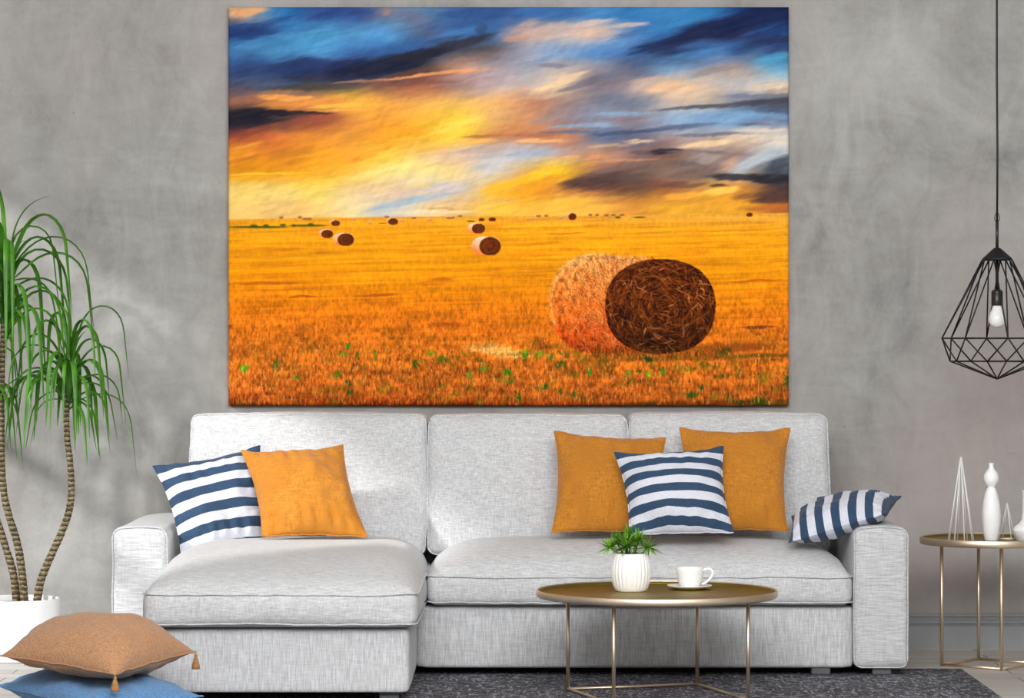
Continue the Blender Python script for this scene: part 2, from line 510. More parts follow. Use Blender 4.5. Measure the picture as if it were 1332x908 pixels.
STROKES = [  # x, y, half length, half width, rise in degrees, colour, strength
    (320, 14, 32, 7, 6, (228, 170, 118), .9), (322, 36, 34, 6, 8, (28, 56, 122), .75), (345, 28, 40, 4, 10, (30, 75, 150), .6),
    (440, 18, 50, 4, 4, (38, 70, 142), .7), (400, 45, 70, 6, 3, (66, 152, 212), .6), (330, 58, 40, 6, 2, (62, 146, 206), .5),
    (330, 80, 30, 10, 0, (45, 80, 146), .4), (390, 86, 46, 11, 6, (34, 54, 108), .9), (450, 88, 36, 11, 10, (34, 44, 88), .9),
    (510, 82, 64, 11, 13, (38, 42, 62), .95), (585, 61, 58, 8, 17, (52, 54, 72), .9), (545, 74, 44, 8, 16, (38, 40, 54), .85), (420, 100, 90, 5, 2, (52, 56, 78), .7),
    (540, 22, 24, 7, -8, (110, 105, 135), .5), (502, 15, 9, 4, 30, (165, 130, 115), .6), (624, 36, 9, 8, 40, (48, 62, 98), .6),
    (620, 18, 60, 5, -2, (42, 82, 152), .6), (590, 40, 45, 4, 14, (58, 118, 188), .5),
    (560, 97, 88, 2.2, 6, (238, 160, 104), .95), (470, 105, 40, 1.6, 3, (205, 140, 110), .6), (520, 108, 70, 3.5, 3, (128, 84, 74), .7),
    (400, 113, 60, 4, 1, (78, 70, 66), .8), (345, 106, 40, 5, 0, (78, 88, 122), .5),
    (375, 127, 45, 3.2, -1, (250, 168, 88), .9), (420, 133, 50, 4, 2, (236, 150, 70), .7), (440, 138, 46, 3, 3, (254, 192, 76), .95),
    (318, 152, 38, 11, 12, (34, 32, 44), .95), (360, 146, 46, 4, -2, (38, 34, 44), .95), (400, 147, 36, 2.2, -1, (56, 42, 42), .9),
    (330, 170, 40, 5, 18, (140, 72, 55), .6), (400, 157, 50, 6, 8, (165, 86, 62), .6), (430, 143.5, 40, 1.4, 1, (252, 190, 84), .7),
    (322, 190, 26, 2, 14, (250, 165, 60), .7), (318, 206, 26, 3, 14, (208, 118, 45), .7), (350, 225, 60, 1.6, 2, (255, 200, 50), .8),
    (330, 232, 36, 3, 3, (252, 182, 40), .7), (440, 215, 45, 4, 18, (252, 172, 52), .5), (480, 200, 40, 4, 22, (250, 160, 42), .5),
    (420, 236, 50, 3.5, 10, (252, 212, 84), .6), (590, 165, 40, 7, 14, (255, 222, 92), .7), (570, 178, 60, 3, 4, (255, 205, 70), .5),
    (635, 177, 36, 2.4, 2, (188, 118, 70), .85), (620, 184, 40, 2.2, 2, (252, 186, 96), .7), (625, 196, 34, 4, 4, (190, 165, 158), .7),
    (500, 222, 60, 5, 10, (255, 232, 140), .6), (560, 238, 40, 3, 10, (252, 216, 130), .5), (640, 212, 30, 6, 14, (212, 208, 205), .6),
    (552, 257, 42, 4.5, 5, (182, 200, 210), .9), (520, 264, 44, 4, 9, (178, 200, 212), .8), (488, 272, 14, 2, 10, (185, 200, 208), .6),
    (570, 239, 14, 3, 6, (205, 208, 208), .6), (575, 271, 26, 1.6, 0, (212, 165, 100), .7), (650, 244, 26, 9, 14, (252, 186, 46), .7),
    (560, 275, 70, 2.5, 1, (255, 236, 180), .5), (640, 262, 40, 3, 4, (235, 180, 100), .5),
    (712, 37, 36, 5, 12, (212, 182, 170), .5), (770, 30, 32, 4.5, 8, (232, 200, 184), .7), (815, 33, 30, 3.2, 4, (226, 198, 184), .75),
    (672, 49, 20, 5, 6, (204, 158, 136), .6), (690, 30, 16, 4, 8, (205, 170, 150), .6), (735, 45, 44, 3, 12, (218, 192, 178), .55),
    (820, 44, 40, 4, 17, (56, 112, 184), .7), (800, 58, 60, 5, 17, (78, 138, 205), .6), (740, 66, 50, 4, 16, (118, 150, 200), .5),
    (715, 85, 24, 3, -2, (132, 128, 146), .6), (735, 104, 32, 5, 22, (242, 208, 168), .8), (705, 116, 22, 4, 18, (250, 212, 165), .7),
    (760, 108, 36, 5, 16, (112, 108, 124), .7), (800, 96, 36, 5, 16, (112, 116, 138), .6), (838, 108, 26, 7, 10, (205, 178, 165), .7),
    (690, 140, 26, 6, 20, (190, 130, 105), .6), (670, 148, 20, 6, 24, (222, 158, 112), .6), (720, 150, 40, 5, 18, (178, 150, 140), .5),
    (860, 60, 50, 7, 9, (34, 48, 92), .85), (915, 40, 50, 10, 16, (32, 40, 80), .9), (980, 22, 56, 10, 16, (24, 36, 82), .95),
    (990, 38, 40, 2.4, 17, (34, 78, 148), .7), (1000, 54, 40, 5, 10, (34, 48, 92), .8), (970, 64, 30, 5, 14, (42, 70, 124), .6),
    (880, 30, 50, 6, 16, (44, 132, 202), .7), (905, 70, 50, 5, 4, (66, 126, 194), .7), (1008, 75, 30, 6, 12, (64, 158, 208), .9),
    (930, 90, 40, 5, 10, (158, 148, 148), .7), (868, 113, 26, 7, 6, (238, 196, 158), .85), (880, 124, 30, 4, 4, (225, 196, 168), .7),
    (1000, 112, 36, 3.5, 6, (232, 208, 184), .8), (950, 105, 36, 4, 6, (196, 190, 188), .6), (985, 124, 50, 3, 1, (118, 124, 144), .8),
    (985, 133, 60, 4, 5, (76, 76, 90), .9), (905, 139, 60, 2.6, 3, (88, 86, 96), .85), (800, 155, 44, 1.8, 4, (142, 122, 132), .8),
    (810, 148, 40, 3, 2, (138, 172, 208), .7), (960, 150, 70, 5, 0, (118, 164, 212), .8), (760, 163, 50, 3, 2, (150, 172, 204), .7),
    (820, 171, 60, 2.8, 4, (78, 88, 120), .9), (740, 172, 50, 2, 1, (112, 112, 134), .8), (885, 164, 50, 3.2, 6, (96, 108, 144), .8),
    (980, 161, 30, 2.2, -1, (118, 118, 134), .8), (925, 174, 70, 2.4, 2, (118, 118, 138), .8), (698, 176, 40, 2.4, 1, (184, 116, 88), .9),
    (700, 183, 40, 2.6, 1, (246, 182, 122), .9), (830, 185, 24, 2.5, 4, (236, 206, 168), .8), (790, 190, 34, 2, 3, (222, 178, 145), .6),
    (920, 187, 44, 5, 5, (248, 214, 168), .9), (990, 170, 40, 3, 2, (226, 206, 186), .7), (700, 198, 40, 5, 6, (170, 180, 198), .6),
    (864, 196, 26, 3.2, 4, (52, 48, 60), .95), (835, 198, 20, 2.2, 0, (96, 80, 82), .7), (920, 198, 60, 2.4, -3, (132, 116, 112), .7),
    (970, 192, 40, 4, 18, (176, 150, 138), .6), (985, 208, 40, 7, 28, (188, 198, 206), .85), (945, 214, 24, 5, 30, (206, 160, 130), .7),
    (735, 205, 20, 2, 3, (236, 170, 110), .8), (772, 204, 20, 2.5, 3, (222, 150, 104), .7), (810, 208, 60, 2.4, 2, (204, 146, 112), .7),
    (712, 221, 34, 6, 12, (254, 204, 56), .95), (690, 232, 30, 5, 12, (254, 190, 40), .8), (755, 214, 20, 3, 10, (236, 168, 78), .7),
    (790, 222, 36, 4, 10, (132, 104, 96), .6), (765, 236, 36, 8, 6, (98, 72, 64), .85), (800, 234, 30, 9, 2, (94, 76, 72), .8), (832, 228, 22, 3, 3, (98, 82, 78), .6),
    (800, 244, 44, 5, 2, (122, 80, 62), .7), (745, 248, 24, 4, 4, (170, 108, 62), .5), (890, 212, 30, 3, -4, (112, 100, 94), .7),
    (900, 226, 50, 6, 4, (130, 106, 96), .7), (880, 240, 40, 4, 2, (118, 82, 66), .8), (960, 230, 44, 5, -3, (66, 62, 66), .95),
    (1005, 232, 34, 6, 0, (44, 44, 50), .95), (1012, 214, 22, 9, 30, (74, 80, 94), .8), (935, 241, 14, 2, 2, (78, 56, 50), .8),
    (936, 248, 30, 4, 6, (254, 204, 88), .9), (895, 254, 30, 5, 4, (248, 176, 60), .7), (1005, 255, 36, 9, 2, (82, 58, 54), .85),
    (970, 254, 20, 5, 6, (110, 74, 60), .6), (1000, 270, 40, 4, 2, (190, 106, 50), .7), (930, 268, 70, 4, 1, (240, 166, 52), .5),
    (325, 90, 40, 10, 0, (46, 64, 112), .65), (480, 90, 62, 9, 8, (32, 36, 60), .75), (330, 44, 40, 5, 6, (32, 58, 122), .6), (600, 30, 50, 5, 8, (44, 84, 156), .5), (905, 222, 40, 5, 12, (120, 96, 90), .7), (945, 205, 36, 4, 22, (150, 124, 114), .6), (770, 240, 44, 8, 3, (84, 62, 58), .7), (720, 262, 70, 4, 3, (254, 196, 70), .6), (790, 258, 30, 3, 3, (230, 165, 90), .5), (820, 262, 50, 3, 2, (214, 138, 58), .6),
]


def paint_picture(W=729, H=519):
    rng = np.random.RandomState(5)
    X, Y = np.meshgrid(297.0 + np.arange(W), 9.0 + np.arange(H))
    # ---- sky
    sl = math.tan(R(13))
    U, V = X + Y * 0.2, Y + X * sl
    wx = 22 * (fbm(U / 60, V / 14, 11) - .5)
    wy = 11 * (fbm(U / 50, V / 12, 23) - .5) + 7 * (fbm(X / 17, V / 5, 31, 4, .6) - .5)
    XW, YW = X + wx, Y + wy
    grid = np.array(SKY, float)
    gx = np.clip((XW - 319) / 46.0, 0, 14.999)
    gy = np.clip((YW - 19.3) / 22.67, 0, 10.999)
    ix, iy = gx.astype(int), gy.astype(int)
    fx, fy = (gx - ix)[..., None], (gy - iy)[..., None]

    def cr(t):
        return [0.5 * (-t + 2 * t * t - t ** 3), 0.5 * (2 - 5 * t * t + 3 * t ** 3), 0.5 * (t + 4 * t * t - 3 * t ** 3), 0.5 * (-t * t + t ** 3)]
    wxs, wys = cr(fx), cr(fy)
    img = np.zeros((H, W, 3))
    for a in range(4):
        for b in range(4):
            img += wys[a] * wxs[b] * grid[np.clip(iy + a - 1, 0, 11), np.clip(ix + b - 1, 0, 15)]
    n1 = fbm(U / 34, V / 4.2, 41, 5, .66)
    for (sx, sy, L, T, ang, col, st) in STROKES:
        ca, sa = math.cos(R(ang)), math.sin(R(ang))
        y0, y1 = int(max(0, sy - 9 - L)), int(min(H, sy - 9 + L))
        dx, dy = X + wx * .35 - sx, Y + wy * .42 - sy
        u, v = dx * ca - dy * sa, dx * sa + dy * ca
        v = v + .0016 * u * u * (1 if (sx * 7 + sy) % 2 > 1 else -1) * (8 / max(L, 8))
        d = (u / L) ** 2 + (v / (T * 1.2)) ** 2 + (n1 - .5) * 1.5
        al = st * np.clip(1.25 - d, 0, 1) ** 1.0
        al = (al * al * (3 - 2 * al) * .55 + al * .45)[..., None]
        img = img * (1 - al) + np.array(col, float) * al
    n2 = fbm((U + 10 * n1) / 34, (V + 9 * n1) / 4.6, 53, 4, .6) - .5
    n3 = fbm(X / 13 + Y / 10, Y / 6 + n1 * 2, 61, 4, .6) - .5
    n4 = fbm(X / 5.5 + Y / 9, Y / 16, 67, 3) - .5
    img = img * (1 + .11 * n2 + .08 * n3 + .08 * n4)[..., None]
    img = img + (n2 * 16 + n3 * 6)[..., None] * np.array([1.0, .75, .5])
    bl = np.clip((img[..., 2] - img[..., 0]) / 80, 0, 1)[..., None] * .20
    img = img * (1 - bl) + img.mean(-1, keepdims=True) * np.array((.95, 1.02, 1.05)) * bl
    # ---- field
    hor = np.interp(X[0], [297, 380, 520, 700, 860, 1026], [285.5, 283.5, 281.5, 280.5, 279, 276.5])[None, :]
    ky = [276, 284, 292, 310, 340, 368, 388, 405, 430, 460, 490, 512, 522, 529]
    kc = np.array([(250, 176, 62), (252, 172, 50), (254, 170, 32), (253, 164, 22), (253, 160, 16), (250, 150, 14), (242, 136, 15), (236, 126, 18),
                   (228, 118, 22), (216, 114, 28), (206, 106, 30), (190, 94, 28), (168, 66, 18), (110, 44, 12)], float)
    yy = Y + 9 * (fbm(X / 130, Y / 30, 71) - .5) * np.clip((Y - 290) / 60, 0, 1) * 2 - (X - 660) * .012
    fld = np.stack([np.interp(yy, ky, kc[:, i]) for i in range(3)], -1)
    t = np.clip((Y - 352) / 125, 0, 1)
    hstr = fbm(X / 120 + 3, (Y + X * .03) / 2.6, 83, 4, .6) - .5
    hst2 = fbm(X / 70, (Y + X * .04) / 5.0, 87, 3, .6)
    vstr = fbm(X / 1.9 + Y * .05 + 2 * fbm(X / 20, Y / 20, 93), Y / 5.5, 91, 3, .6) - .5
    vst2 = fbm(X / 3.4 + 9, Y / 5.0, 97, 3, .65) - .5
    mot = fbm(X / 28, Y / 11, 101, 4, .55) - .5
    fld = fld * (1 + .40 * hstr * (1 - .5 * t) + (.10 + .62 * t) * vstr + (.14 + .40 * t) * vst2 + (.12 + .55 * t) * mot)[..., None]
    dark = np.clip((hst2 - .60) * 5, 0, 1) * (.22 + .25 * np.clip((Y - 300) / 90, 0, 1)) * np.clip((400 - Y) / 30, 0, 1)
    fld = fld * (1 - dark[..., None]) + np.array((176, 78, 16.)) * dark[..., None]
    gl = np.clip((vst2 - .10) * 3.2, 0, 1) * t * .45
    fld = fld * (1 - gl[..., None]) + np.array((250, 156, 66.)) * gl[..., None]
    dk = np.clip((-vstr - .12) * 4, 0, 1) * t * .6
    fld = fld * (1 - dk[..., None]) + np.array((96, 38, 10.)) * dk[..., None]
    gz = np.clip((Y - 425) / 30, 0, 1) * np.clip(.35 + (X - 300) / 700, 0, 1)
    gm = np.clip((fbm(X / 16, Y / 9, 113, 4, .6) - .51) * 6, 0, 1) * gz * np.clip(vst2 * 2.5 + .6, 0, 1) * .75
    gcol = np.array((86, 104, 16.)) * (1 + 1.2 * vstr)[..., None]
    fld = fld * (1 - gm[..., None]) + gcol * gm[..., None]
    for (hx, hy, L, T, st, col) in ((370, 334, 75, 1.6, .5, (196, 132, 30)), (345, 368, 55, 2, .6, (178, 84, 18)), (395, 386, 20, 1.6, .7, (160, 66, 20)),
                                    (490, 384, 28, 2.4, .6, (158, 66, 22)), (575, 363, 18, 2, .6, (168, 76, 20)), (735, 304, 26, 1.2, .6, (190, 96, 20)),
                                    (600, 305, 60, 1.2, .45, (206, 120, 24)), (560, 319, 60, 1.2, .4, (214, 124, 24)), (960, 300, 60, 1.0, .5, (204, 112, 16)),
                                    (900, 315, 90, 1.4, .4, (226, 128, 12)), (985, 365, 36, 1.8, .7, (188, 78, 16)), (580, 421, 24, 3, .6, (160, 64, 16)),
                                    (985, 425, 22, 2, .8, (104, 44, 20)), (960, 451, 62, 6, .75, (140, 66, 18)), (870, 466, 130, 4, .45, (96, 70, 18)),
                                    (990, 462, 40, 3, .6, (70, 66, 14)), (942, 456, 12, 5, .7, (60, 66, 16)), (860, 525, 170, 4, .6, (84, 44, 12)), (1000, 524, 30, 5, .6, (40, 66, 14))):
        a = np.clip(1.3 - ((X - hx) / L) ** 2 - ((Y - hy + (X - hx) * .03 + 5 * mot) / T) ** 2 + 1.5 * vst2, 0, 1) * st
        fld = fld * (1 - a[..., None]) + np.array(col, float) * a[..., None]
    a = np.clip(1.2 - ((X - 645) / 40) ** 2 - ((Y - 455 - (X - 645) * .14) / 9) ** 2 + 2.0 * (fbm(X / 4, Y / 2.5, 127) - .5), 0, 1)
    a = a * .75
    fld = fld * (1 - a[..., None]) + np.array((250, 194, 108.)) * (1 + .8 * vst2 + .5 * hstr)[..., None] * a[..., None]
    for (tx, ty, rx, ry, col) in ((452, 449, 3, 5, (50, 150, 20)), (447, 461, 4, 4, (120, 150, 30)), (318, 479, 6, 6, (96, 168, 28)), (438, 487, 4, 5, (60, 120, 16)),
                                  (386, 491, 5, 4, (90, 120, 20)), (453, 497, 4, 6, (34, 64, 18)), (453, 511, 3, 4, (24, 92, 22)), (464, 462, 3, 5, (96, 104, 24)), (488, 460, 2, 8, (110, 120, 24)),
                                  (360, 475, 8, 8, (110, 104, 20)), (560, 459, 6, 4, (96, 130, 26)), (575, 466, 7, 5, (80, 110, 20)), (660, 483, 6, 5, (44, 140, 24)), (628, 478, 5, 5, (90, 140, 26)),
                                  (682, 461, 5, 7, (92, 160, 28)), (700, 460, 8, 5, (110, 140, 28)), (716, 464, 5, 5, (90, 140, 30)), (730, 473, 7, 6, (60, 90, 20)), (766, 483, 3, 6, (40, 160, 24)),
                                  (709, 502, 4, 4, (28, 90, 20)), (729, 510, 3, 5, (24, 84, 22)), (746, 511, 3, 4, (40, 110, 22)), (674, 518, 4, 9, (52, 100, 18)), (843, 487, 4, 6, (130, 210, 24)),
                                  (832, 483, 5, 4, (36, 84, 18)), (842, 467, 9, 4, (24, 64, 14)), (818, 484, 5, 5, (90, 130, 22)), (862, 482, 5, 6, (80, 130, 22)), (936, 489, 7, 3, (40, 74, 18)),
                                  (912, 503, 4, 4, (30, 92, 22)), (948, 519, 4, 3, (60, 120, 26)), (985, 521, 12, 5, (34, 84, 18)), (960, 523, 10, 3, (40, 72, 16)), (1022, 495, 5, 8, (50, 80, 30)),
                                  (540, 473, 4, 5, (50, 90, 20)), (610, 487, 4, 5, (110, 150, 40)), (665, 496, 5, 4, (90, 120, 20)), (900, 512, 8, 5, (44, 78, 18))):
        d = ((X - tx) / rx) ** 2 + ((Y - ty) / ry) ** 2 + 2.2 * vst2 + 1.4 * (fbm(X / 2.2, Y / 2.2, 131, 2) - .5)
        a = np.clip(1.25 - d, 0, 1)[..., None] * .9
        fld = fld * (1 - a) + np.array(col, float) * (1 + .9 * vstr[..., None]) * a
    m = np.clip(Y - hor + .5, 0, 1)[..., None]
    img = img * (1 - m) + fld * m
    # hedge line on the far edge of the field
    for (hx, hy, L, T) in ((335, 295, 42, 1.7), (400, 293, 26, 1.4), (330, 293.6, 5, 2.2), (346, 293.2, 4, 2), (368, 292.4, 4, 2), (382, 293, 3, 2), (404, 291.8, 4, 2.2), (803, 282.4, 4, 1.6), (831, 282.2, 9, 1.2), (612, 287.5, 6, 1), (497, 290, 5, .7)):
        a = np.clip(1.4 - ((X - hx) / L) ** 2 - ((Y - hy) / T) ** 2, 0, 1)[..., None] * .85
        img = img * (1 - a) + np.array((64, 82, 22.)) * a
    # far bales
    for (bx, by) in ((365.5, 282.3), (390, 282), (396.5, 284), (402, 284), (460, 285), (481.5, 290), (503, 281.5), (522, 287), (538, 283), (558, 286), (583, 283), (588, 282.7),
                     (598, 280.5), (692, 284.5), (700, 280.5), (710, 280.2), (730, 283), (767, 279), (776, 279), (788, 279.3), (797, 279), (808, 278.8)):
        rx, ry = 2.6 + rng.rand() * .8, 1.4 + rng.rand() * .5
        a = np.clip(1.5 - ((X - bx) / rx) ** 2 - ((Y - by) / ry) ** 2, 0, 1)[..., None] * .85
        c = np.array((150, 84, 50.)) if by < 284.2 and bx not in (692, 730) else np.array((205, 140, 96.))
        img = img * (1 - a) + c * a
        a = np.clip(1.3 - ((X - bx + 1) / rx) ** 2 - ((Y - by + 1.3) / (ry * .6)) ** 2, 0, 1)[..., None] * .5
        img = img * (1 - a) + np.array((250, 200, 160.)) * a
    # middle bales: pale barrel lit from the left, dark round end
    for (fx_, fy_, rx, ry, off) in ((637, 320, 14.5, 12.6, 10), (622, 297, 9, 7.1, 6), (449.5, 311.5, 11.2, 8.8, 5.5), (425.5, 304, 8, 6.2, 3), (436.5, 290, 6, 4.4, 1.5), (511, 288, 7, 4.8, 1.5),
                                    (626, 285.6, 4.2, 2.8, 0), (640, 285.2, 5.2, 3.2, 0), (744, 281.5, 5.6, 5.2, 3), (974, 279, 4.6, 3.2, 0)):
        if off:
            tt = np.clip((X - fx_ + off) / off, 0, 1)
            d = ((X - (fx_ - off + off * tt)) / rx) ** 2 + ((Y - fy_ + 0.5) / ry) ** 2
            a = np.clip((1 - d) * rx * .55, 0, 1)[..., None]
            s = np.clip((Y - fy_ + ry) / (2 * ry), 0, 1)[..., None]
            c = np.array((255, 226, 196.)) * (1 - s) + np.array((255, 120, 36.)) * s
            img = img * (1 - a) + c * (1 + .3 * vst2[..., None]) * a
        d = ((X - fx_) / rx) ** 2 + ((Y - fy_) / ry) ** 2
        a = np.clip((1 - d) * rx * .55, 0, 1) * np.clip((fy_ + ry * .93 - Y) * 1.2, 0, 1)
        rr = np.sqrt(d)
        c = np.array((106, 46, 14.)) * (1 + .10 * np.sin(rr * 14 + 4 * mot) + .6 * vst2)[..., None]
        img = img * (1 - a[..., None]) + c * a[..., None]
    # the big bale
    fx_, fy_, rx, ry, ox, oy = 858, 398, 72, 62, 83, -4
    d_face = lambda x_, y_: ((x_ - fx_) / rx) ** 2 + ((y_ - fy_) / ry) ** 2
    tt = np.clip(-(X - fx_) / ox, 0, 1)
    rough = fbm(X / 3, Y / 3, 141, 3) - .5
    d = np.abs((X - (fx_ - ox * tt)) / (rx - 11 * tt)) ** 2.35 + np.abs((Y - (fy_ + oy * tt)) / (ry + 3 * tt)) ** 2.35 + rough * .10
    side = np.clip((1 - d) * 14, 0, 1)
    s = np.clip((Y - 330) / 132, 0, 1)
    sc = np.stack([np.interp(s, [0, .25, .55, .8, 1], [c_[i] for c_ in ((230, 160, 92), (238, 140, 56), (228, 108, 30), (206, 76, 18), (120, 36, 8))]) for i in range(3)], -1)
    n = fbm(X / 4, Y / 5, 151, 4, .6) - .5
    sc = sc * (1 + 1.3 * n)[..., None]
    rimq = np.clip(1 - abs(d_face(X, Y) - 1.06) * 12, 0, 1)[..., None] * np.clip((Y - 350) / 50, 0, 1)[..., None]
    sc = sc * (1 - .6 * rimq) + np.array((236, 84, 18.)) * .6 * rimq
    img = img * (1 - side[..., None]) + sc * side[..., None]
    d = np.abs((X - fx_) / rx) ** 2.3 + np.abs((Y - fy_) / ry) ** 2.3 + rough * .06
    face = np.clip((1 - d) * 16, 0, 1)
    ang = np.arctan2((Y - fy_ - 12) / ry, (X - fx_ - 8) / rx)
    rad = np.sqrt(((X - fx_ - 8) / rx) ** 2 + ((Y - fy_ - 12) / ry) ** 2)
    n = fbm(ang * 9 + 40, rad * 26, 161, 4, .6) - .5
    fc = np.array((80, 34, 9.)) * (1.0 + 1.5 * n + .15 * np.cos(rad * 20) - .25 * np.clip((Y - 400) / 60, 0, 1))[..., None]
    img = img * (1 - face[..., None]) + fc * face[..., None]

    def splat(x, y, col, al):
        xi, yi = np.round(x - 297).astype(int), np.round(y - 9).astype(int)
        ok = (xi >= 0) & (xi < W) & (yi >= 0) & (yi < H)
        xi, yi, c_, a_ = xi[ok], yi[ok], col[ok], al[ok][:, None]
        img[yi, xi] = img[yi, xi] * (1 - a_) + c_ * a_

    # straws on the barrel and around its outline
    k = 2600
    tq, aq = rng.rand(k), rng.rand(k) * 2 * np.pi
    rq = np.sqrt(rng.rand(k)) * 1.02
    bx = fx_ - ox * (.12 + .88 * tq) + rq * (rx - 12 * tq) * np.cos(aq)
    by = fy_ + oy * tq + rq * (ry + 3 * tq) * np.sin(aq)
    keep = np.abs((bx - fx_) / rx) ** 2.3 + np.abs((by - fy_) / ry) ** 2.3 > 1.03
    bx, by = bx[keep], by[keep]
    k = len(bx)
    sh = np.clip((by - 332) / 125, 0, 1)[:, None]
    pal = np.array([(252, 186, 104), (248, 156, 66), (230, 108, 30), (170, 62, 14), (144, 56, 16), (255, 208, 138)], float)[rng.randint(0, 6, k)]
    pal = pal * (1 - .5 * sh) + np.array((224, 82, 20.)) * .5 * sh
    th = np.where(rng.rand(k) < .6, 1.2 + .5 * rng.randn(k), rng.rand(k) * np.pi)
    ln = 2 + rng.rand(k) * 5
    for q in np.linspace(-1, 1, 13):
        splat(bx + q * ln * np.cos(th), by + q * ln * np.sin(th) + q * q * 1.5, pal, np.full(k, .42))
    # loose fuzz standing off the outline
    k = 170
    aq = np.pi * (.86 + .66 * rng.rand(k))
    bx, by = fx_ - ox + 58 * np.cos(aq) + 26 * (rng.rand(k) - .3) * (np.sin(aq) < -.7), fy_ + oy + 63 * np.sin(aq)
    pal = np.array([(255, 200, 110), (255, 180, 70), (250, 214, 150)], float)[rng.randint(0, 3, k)]
    th = aq + rng.randn(k) * .8
    ln = 3 + rng.rand(k) * 7
    for q in np.linspace(0, 1, 10):
        splat(bx + q * ln * np.cos(th), by + q * ln * np.sin(th), pal, np.full(k, .38 - .25 * q))
    # straws wound round the end: dark gaps first, then bright stalks in clumps
    def wound(k, cols, da0, da1, al, lo, hi):
        rq = np.sqrt(lo + (hi - lo) * rng.rand(k))
        aq = rng.rand(k) * 2 * np.pi
        cl = vnoise(rq * 11 + 3, aq * 3.2, 171)
        kp = rng.rand(k) < .25 + .9 * cl
        rq, aq = rq[kp], aq[kp]
        k = len(rq)
        pal = np.array(cols, float)[rng.randint(0, len(cols), k)]
        fall = np.interp(np.sin(aq) * rq, [-1, -.2, .35, 1], [1.05, 1.0, .86, .55])[:, None]
        pal = pal * (.72 + .5 * rng.rand(k))[:, None] * fall * np.array((1.08, .90, .78))
        da = (da0 + da1 * rng.rand(k)) / np.maximum(rq, .22)
        tilt = rng.randn(k) * .11
        wd_ = rng.rand(k) < .35
        for q in np.linspace(-1, 1, 25):
            r_ = np.clip(rq + q * tilt * .5, 0, .985)
            cxq, cyq = fx_ + 10 * (1 - r_), fy_ + 13 * (1 - r_)
            an_ = aq + q * da
            sq_ = (np.abs(np.cos(an_)) ** 2.3 + np.abs(np.sin(an_)) ** 2.3) ** (-1 / 2.3)
            px_, py_ = cxq + r_ * rx * sq_ * np.cos(an_), cyq + r_ * ry * sq_ * np.sin(an_)
            splat(px_, py_, pal, np.full(k, al * (1 - .4 * abs(q))))
            splat(px_[wd_] + .7, py_[wd_] + .5, pal[wd_], np.full(wd_.sum(), al * .6))
    wound(1500, [(24, 9, 4), (34, 14, 6)], .06, .16, .45, 0, .97)
    wound(1700, [(112, 60, 18), (90, 46, 14), (130, 74, 24), (100, 52, 20)], .04, .13, .45, 0, .96)
    wound(800, [(30, 12, 5)], .04, .14, .5, 0, .93)
    wound(800, [(150, 88, 32), (130, 70, 22), (160, 102, 46)], .03, .10, .38, 0, .95)
    wound(90, [(190, 140, 86), (170, 120, 70)], .02, .06, .5, 0, .85)
    # stubble straws in the foreground
    k = 3000
    by = 528 - 125 * rng.rand(k) ** 1.4
    bx = 297 + W * rng.rand(k)
    okk = ~((((bx - fx_) / 76) ** 2 + ((by - fy_) / 70) ** 2 < 1) | (((bx - 785) / 74) ** 2 + ((by - 392) / 68) ** 2 < 1))
    bx, by = bx[okk], by[okk]
    k = len(bx)
    hgt = (by - 380) / 150 * (3 + 8 * rng.rand(k))
    lean = rng.randn(k) * .14
    pal = np.array([(240, 140, 50), (226, 118, 34), (250, 178, 92), (150, 68, 18), (92, 44, 14), (206, 100, 26)], float)[rng.randint(0, 6, k)]
    pal = np.where(((by < 462) & (pal.sum(1) < 260))[:, None], np.array((214, 104, 30.)), pal)
    for q in np.linspace(0, 1, 12):
        splat(bx + q * hgt * lean, by - q * hgt, pal, (.30 + .16 * q) * np.clip((by - 395) / 60, .3, 1))
    k = 260
    bx, by = 770 + 165 * rng.rand(k), 459 + 9 * rng.rand(k)
    by = by + np.where(bx < 800, (800 - bx) * -.12, 0)
    hgt = 4 + 7 * rng.rand(k)
    pal = np.array([(130, 62, 16), (96, 76, 18), (70, 34, 10), (196, 100, 28)], float)[rng.randint(0, 4, k)]
    lean = rng.randn(k) * .3
    for q in np.linspace(0, 1, 12):
        splat(bx + q * hgt * lean, by - q * hgt, pal, np.full(k, .5))
    return np.clip(img, 0, 255) / 255.0


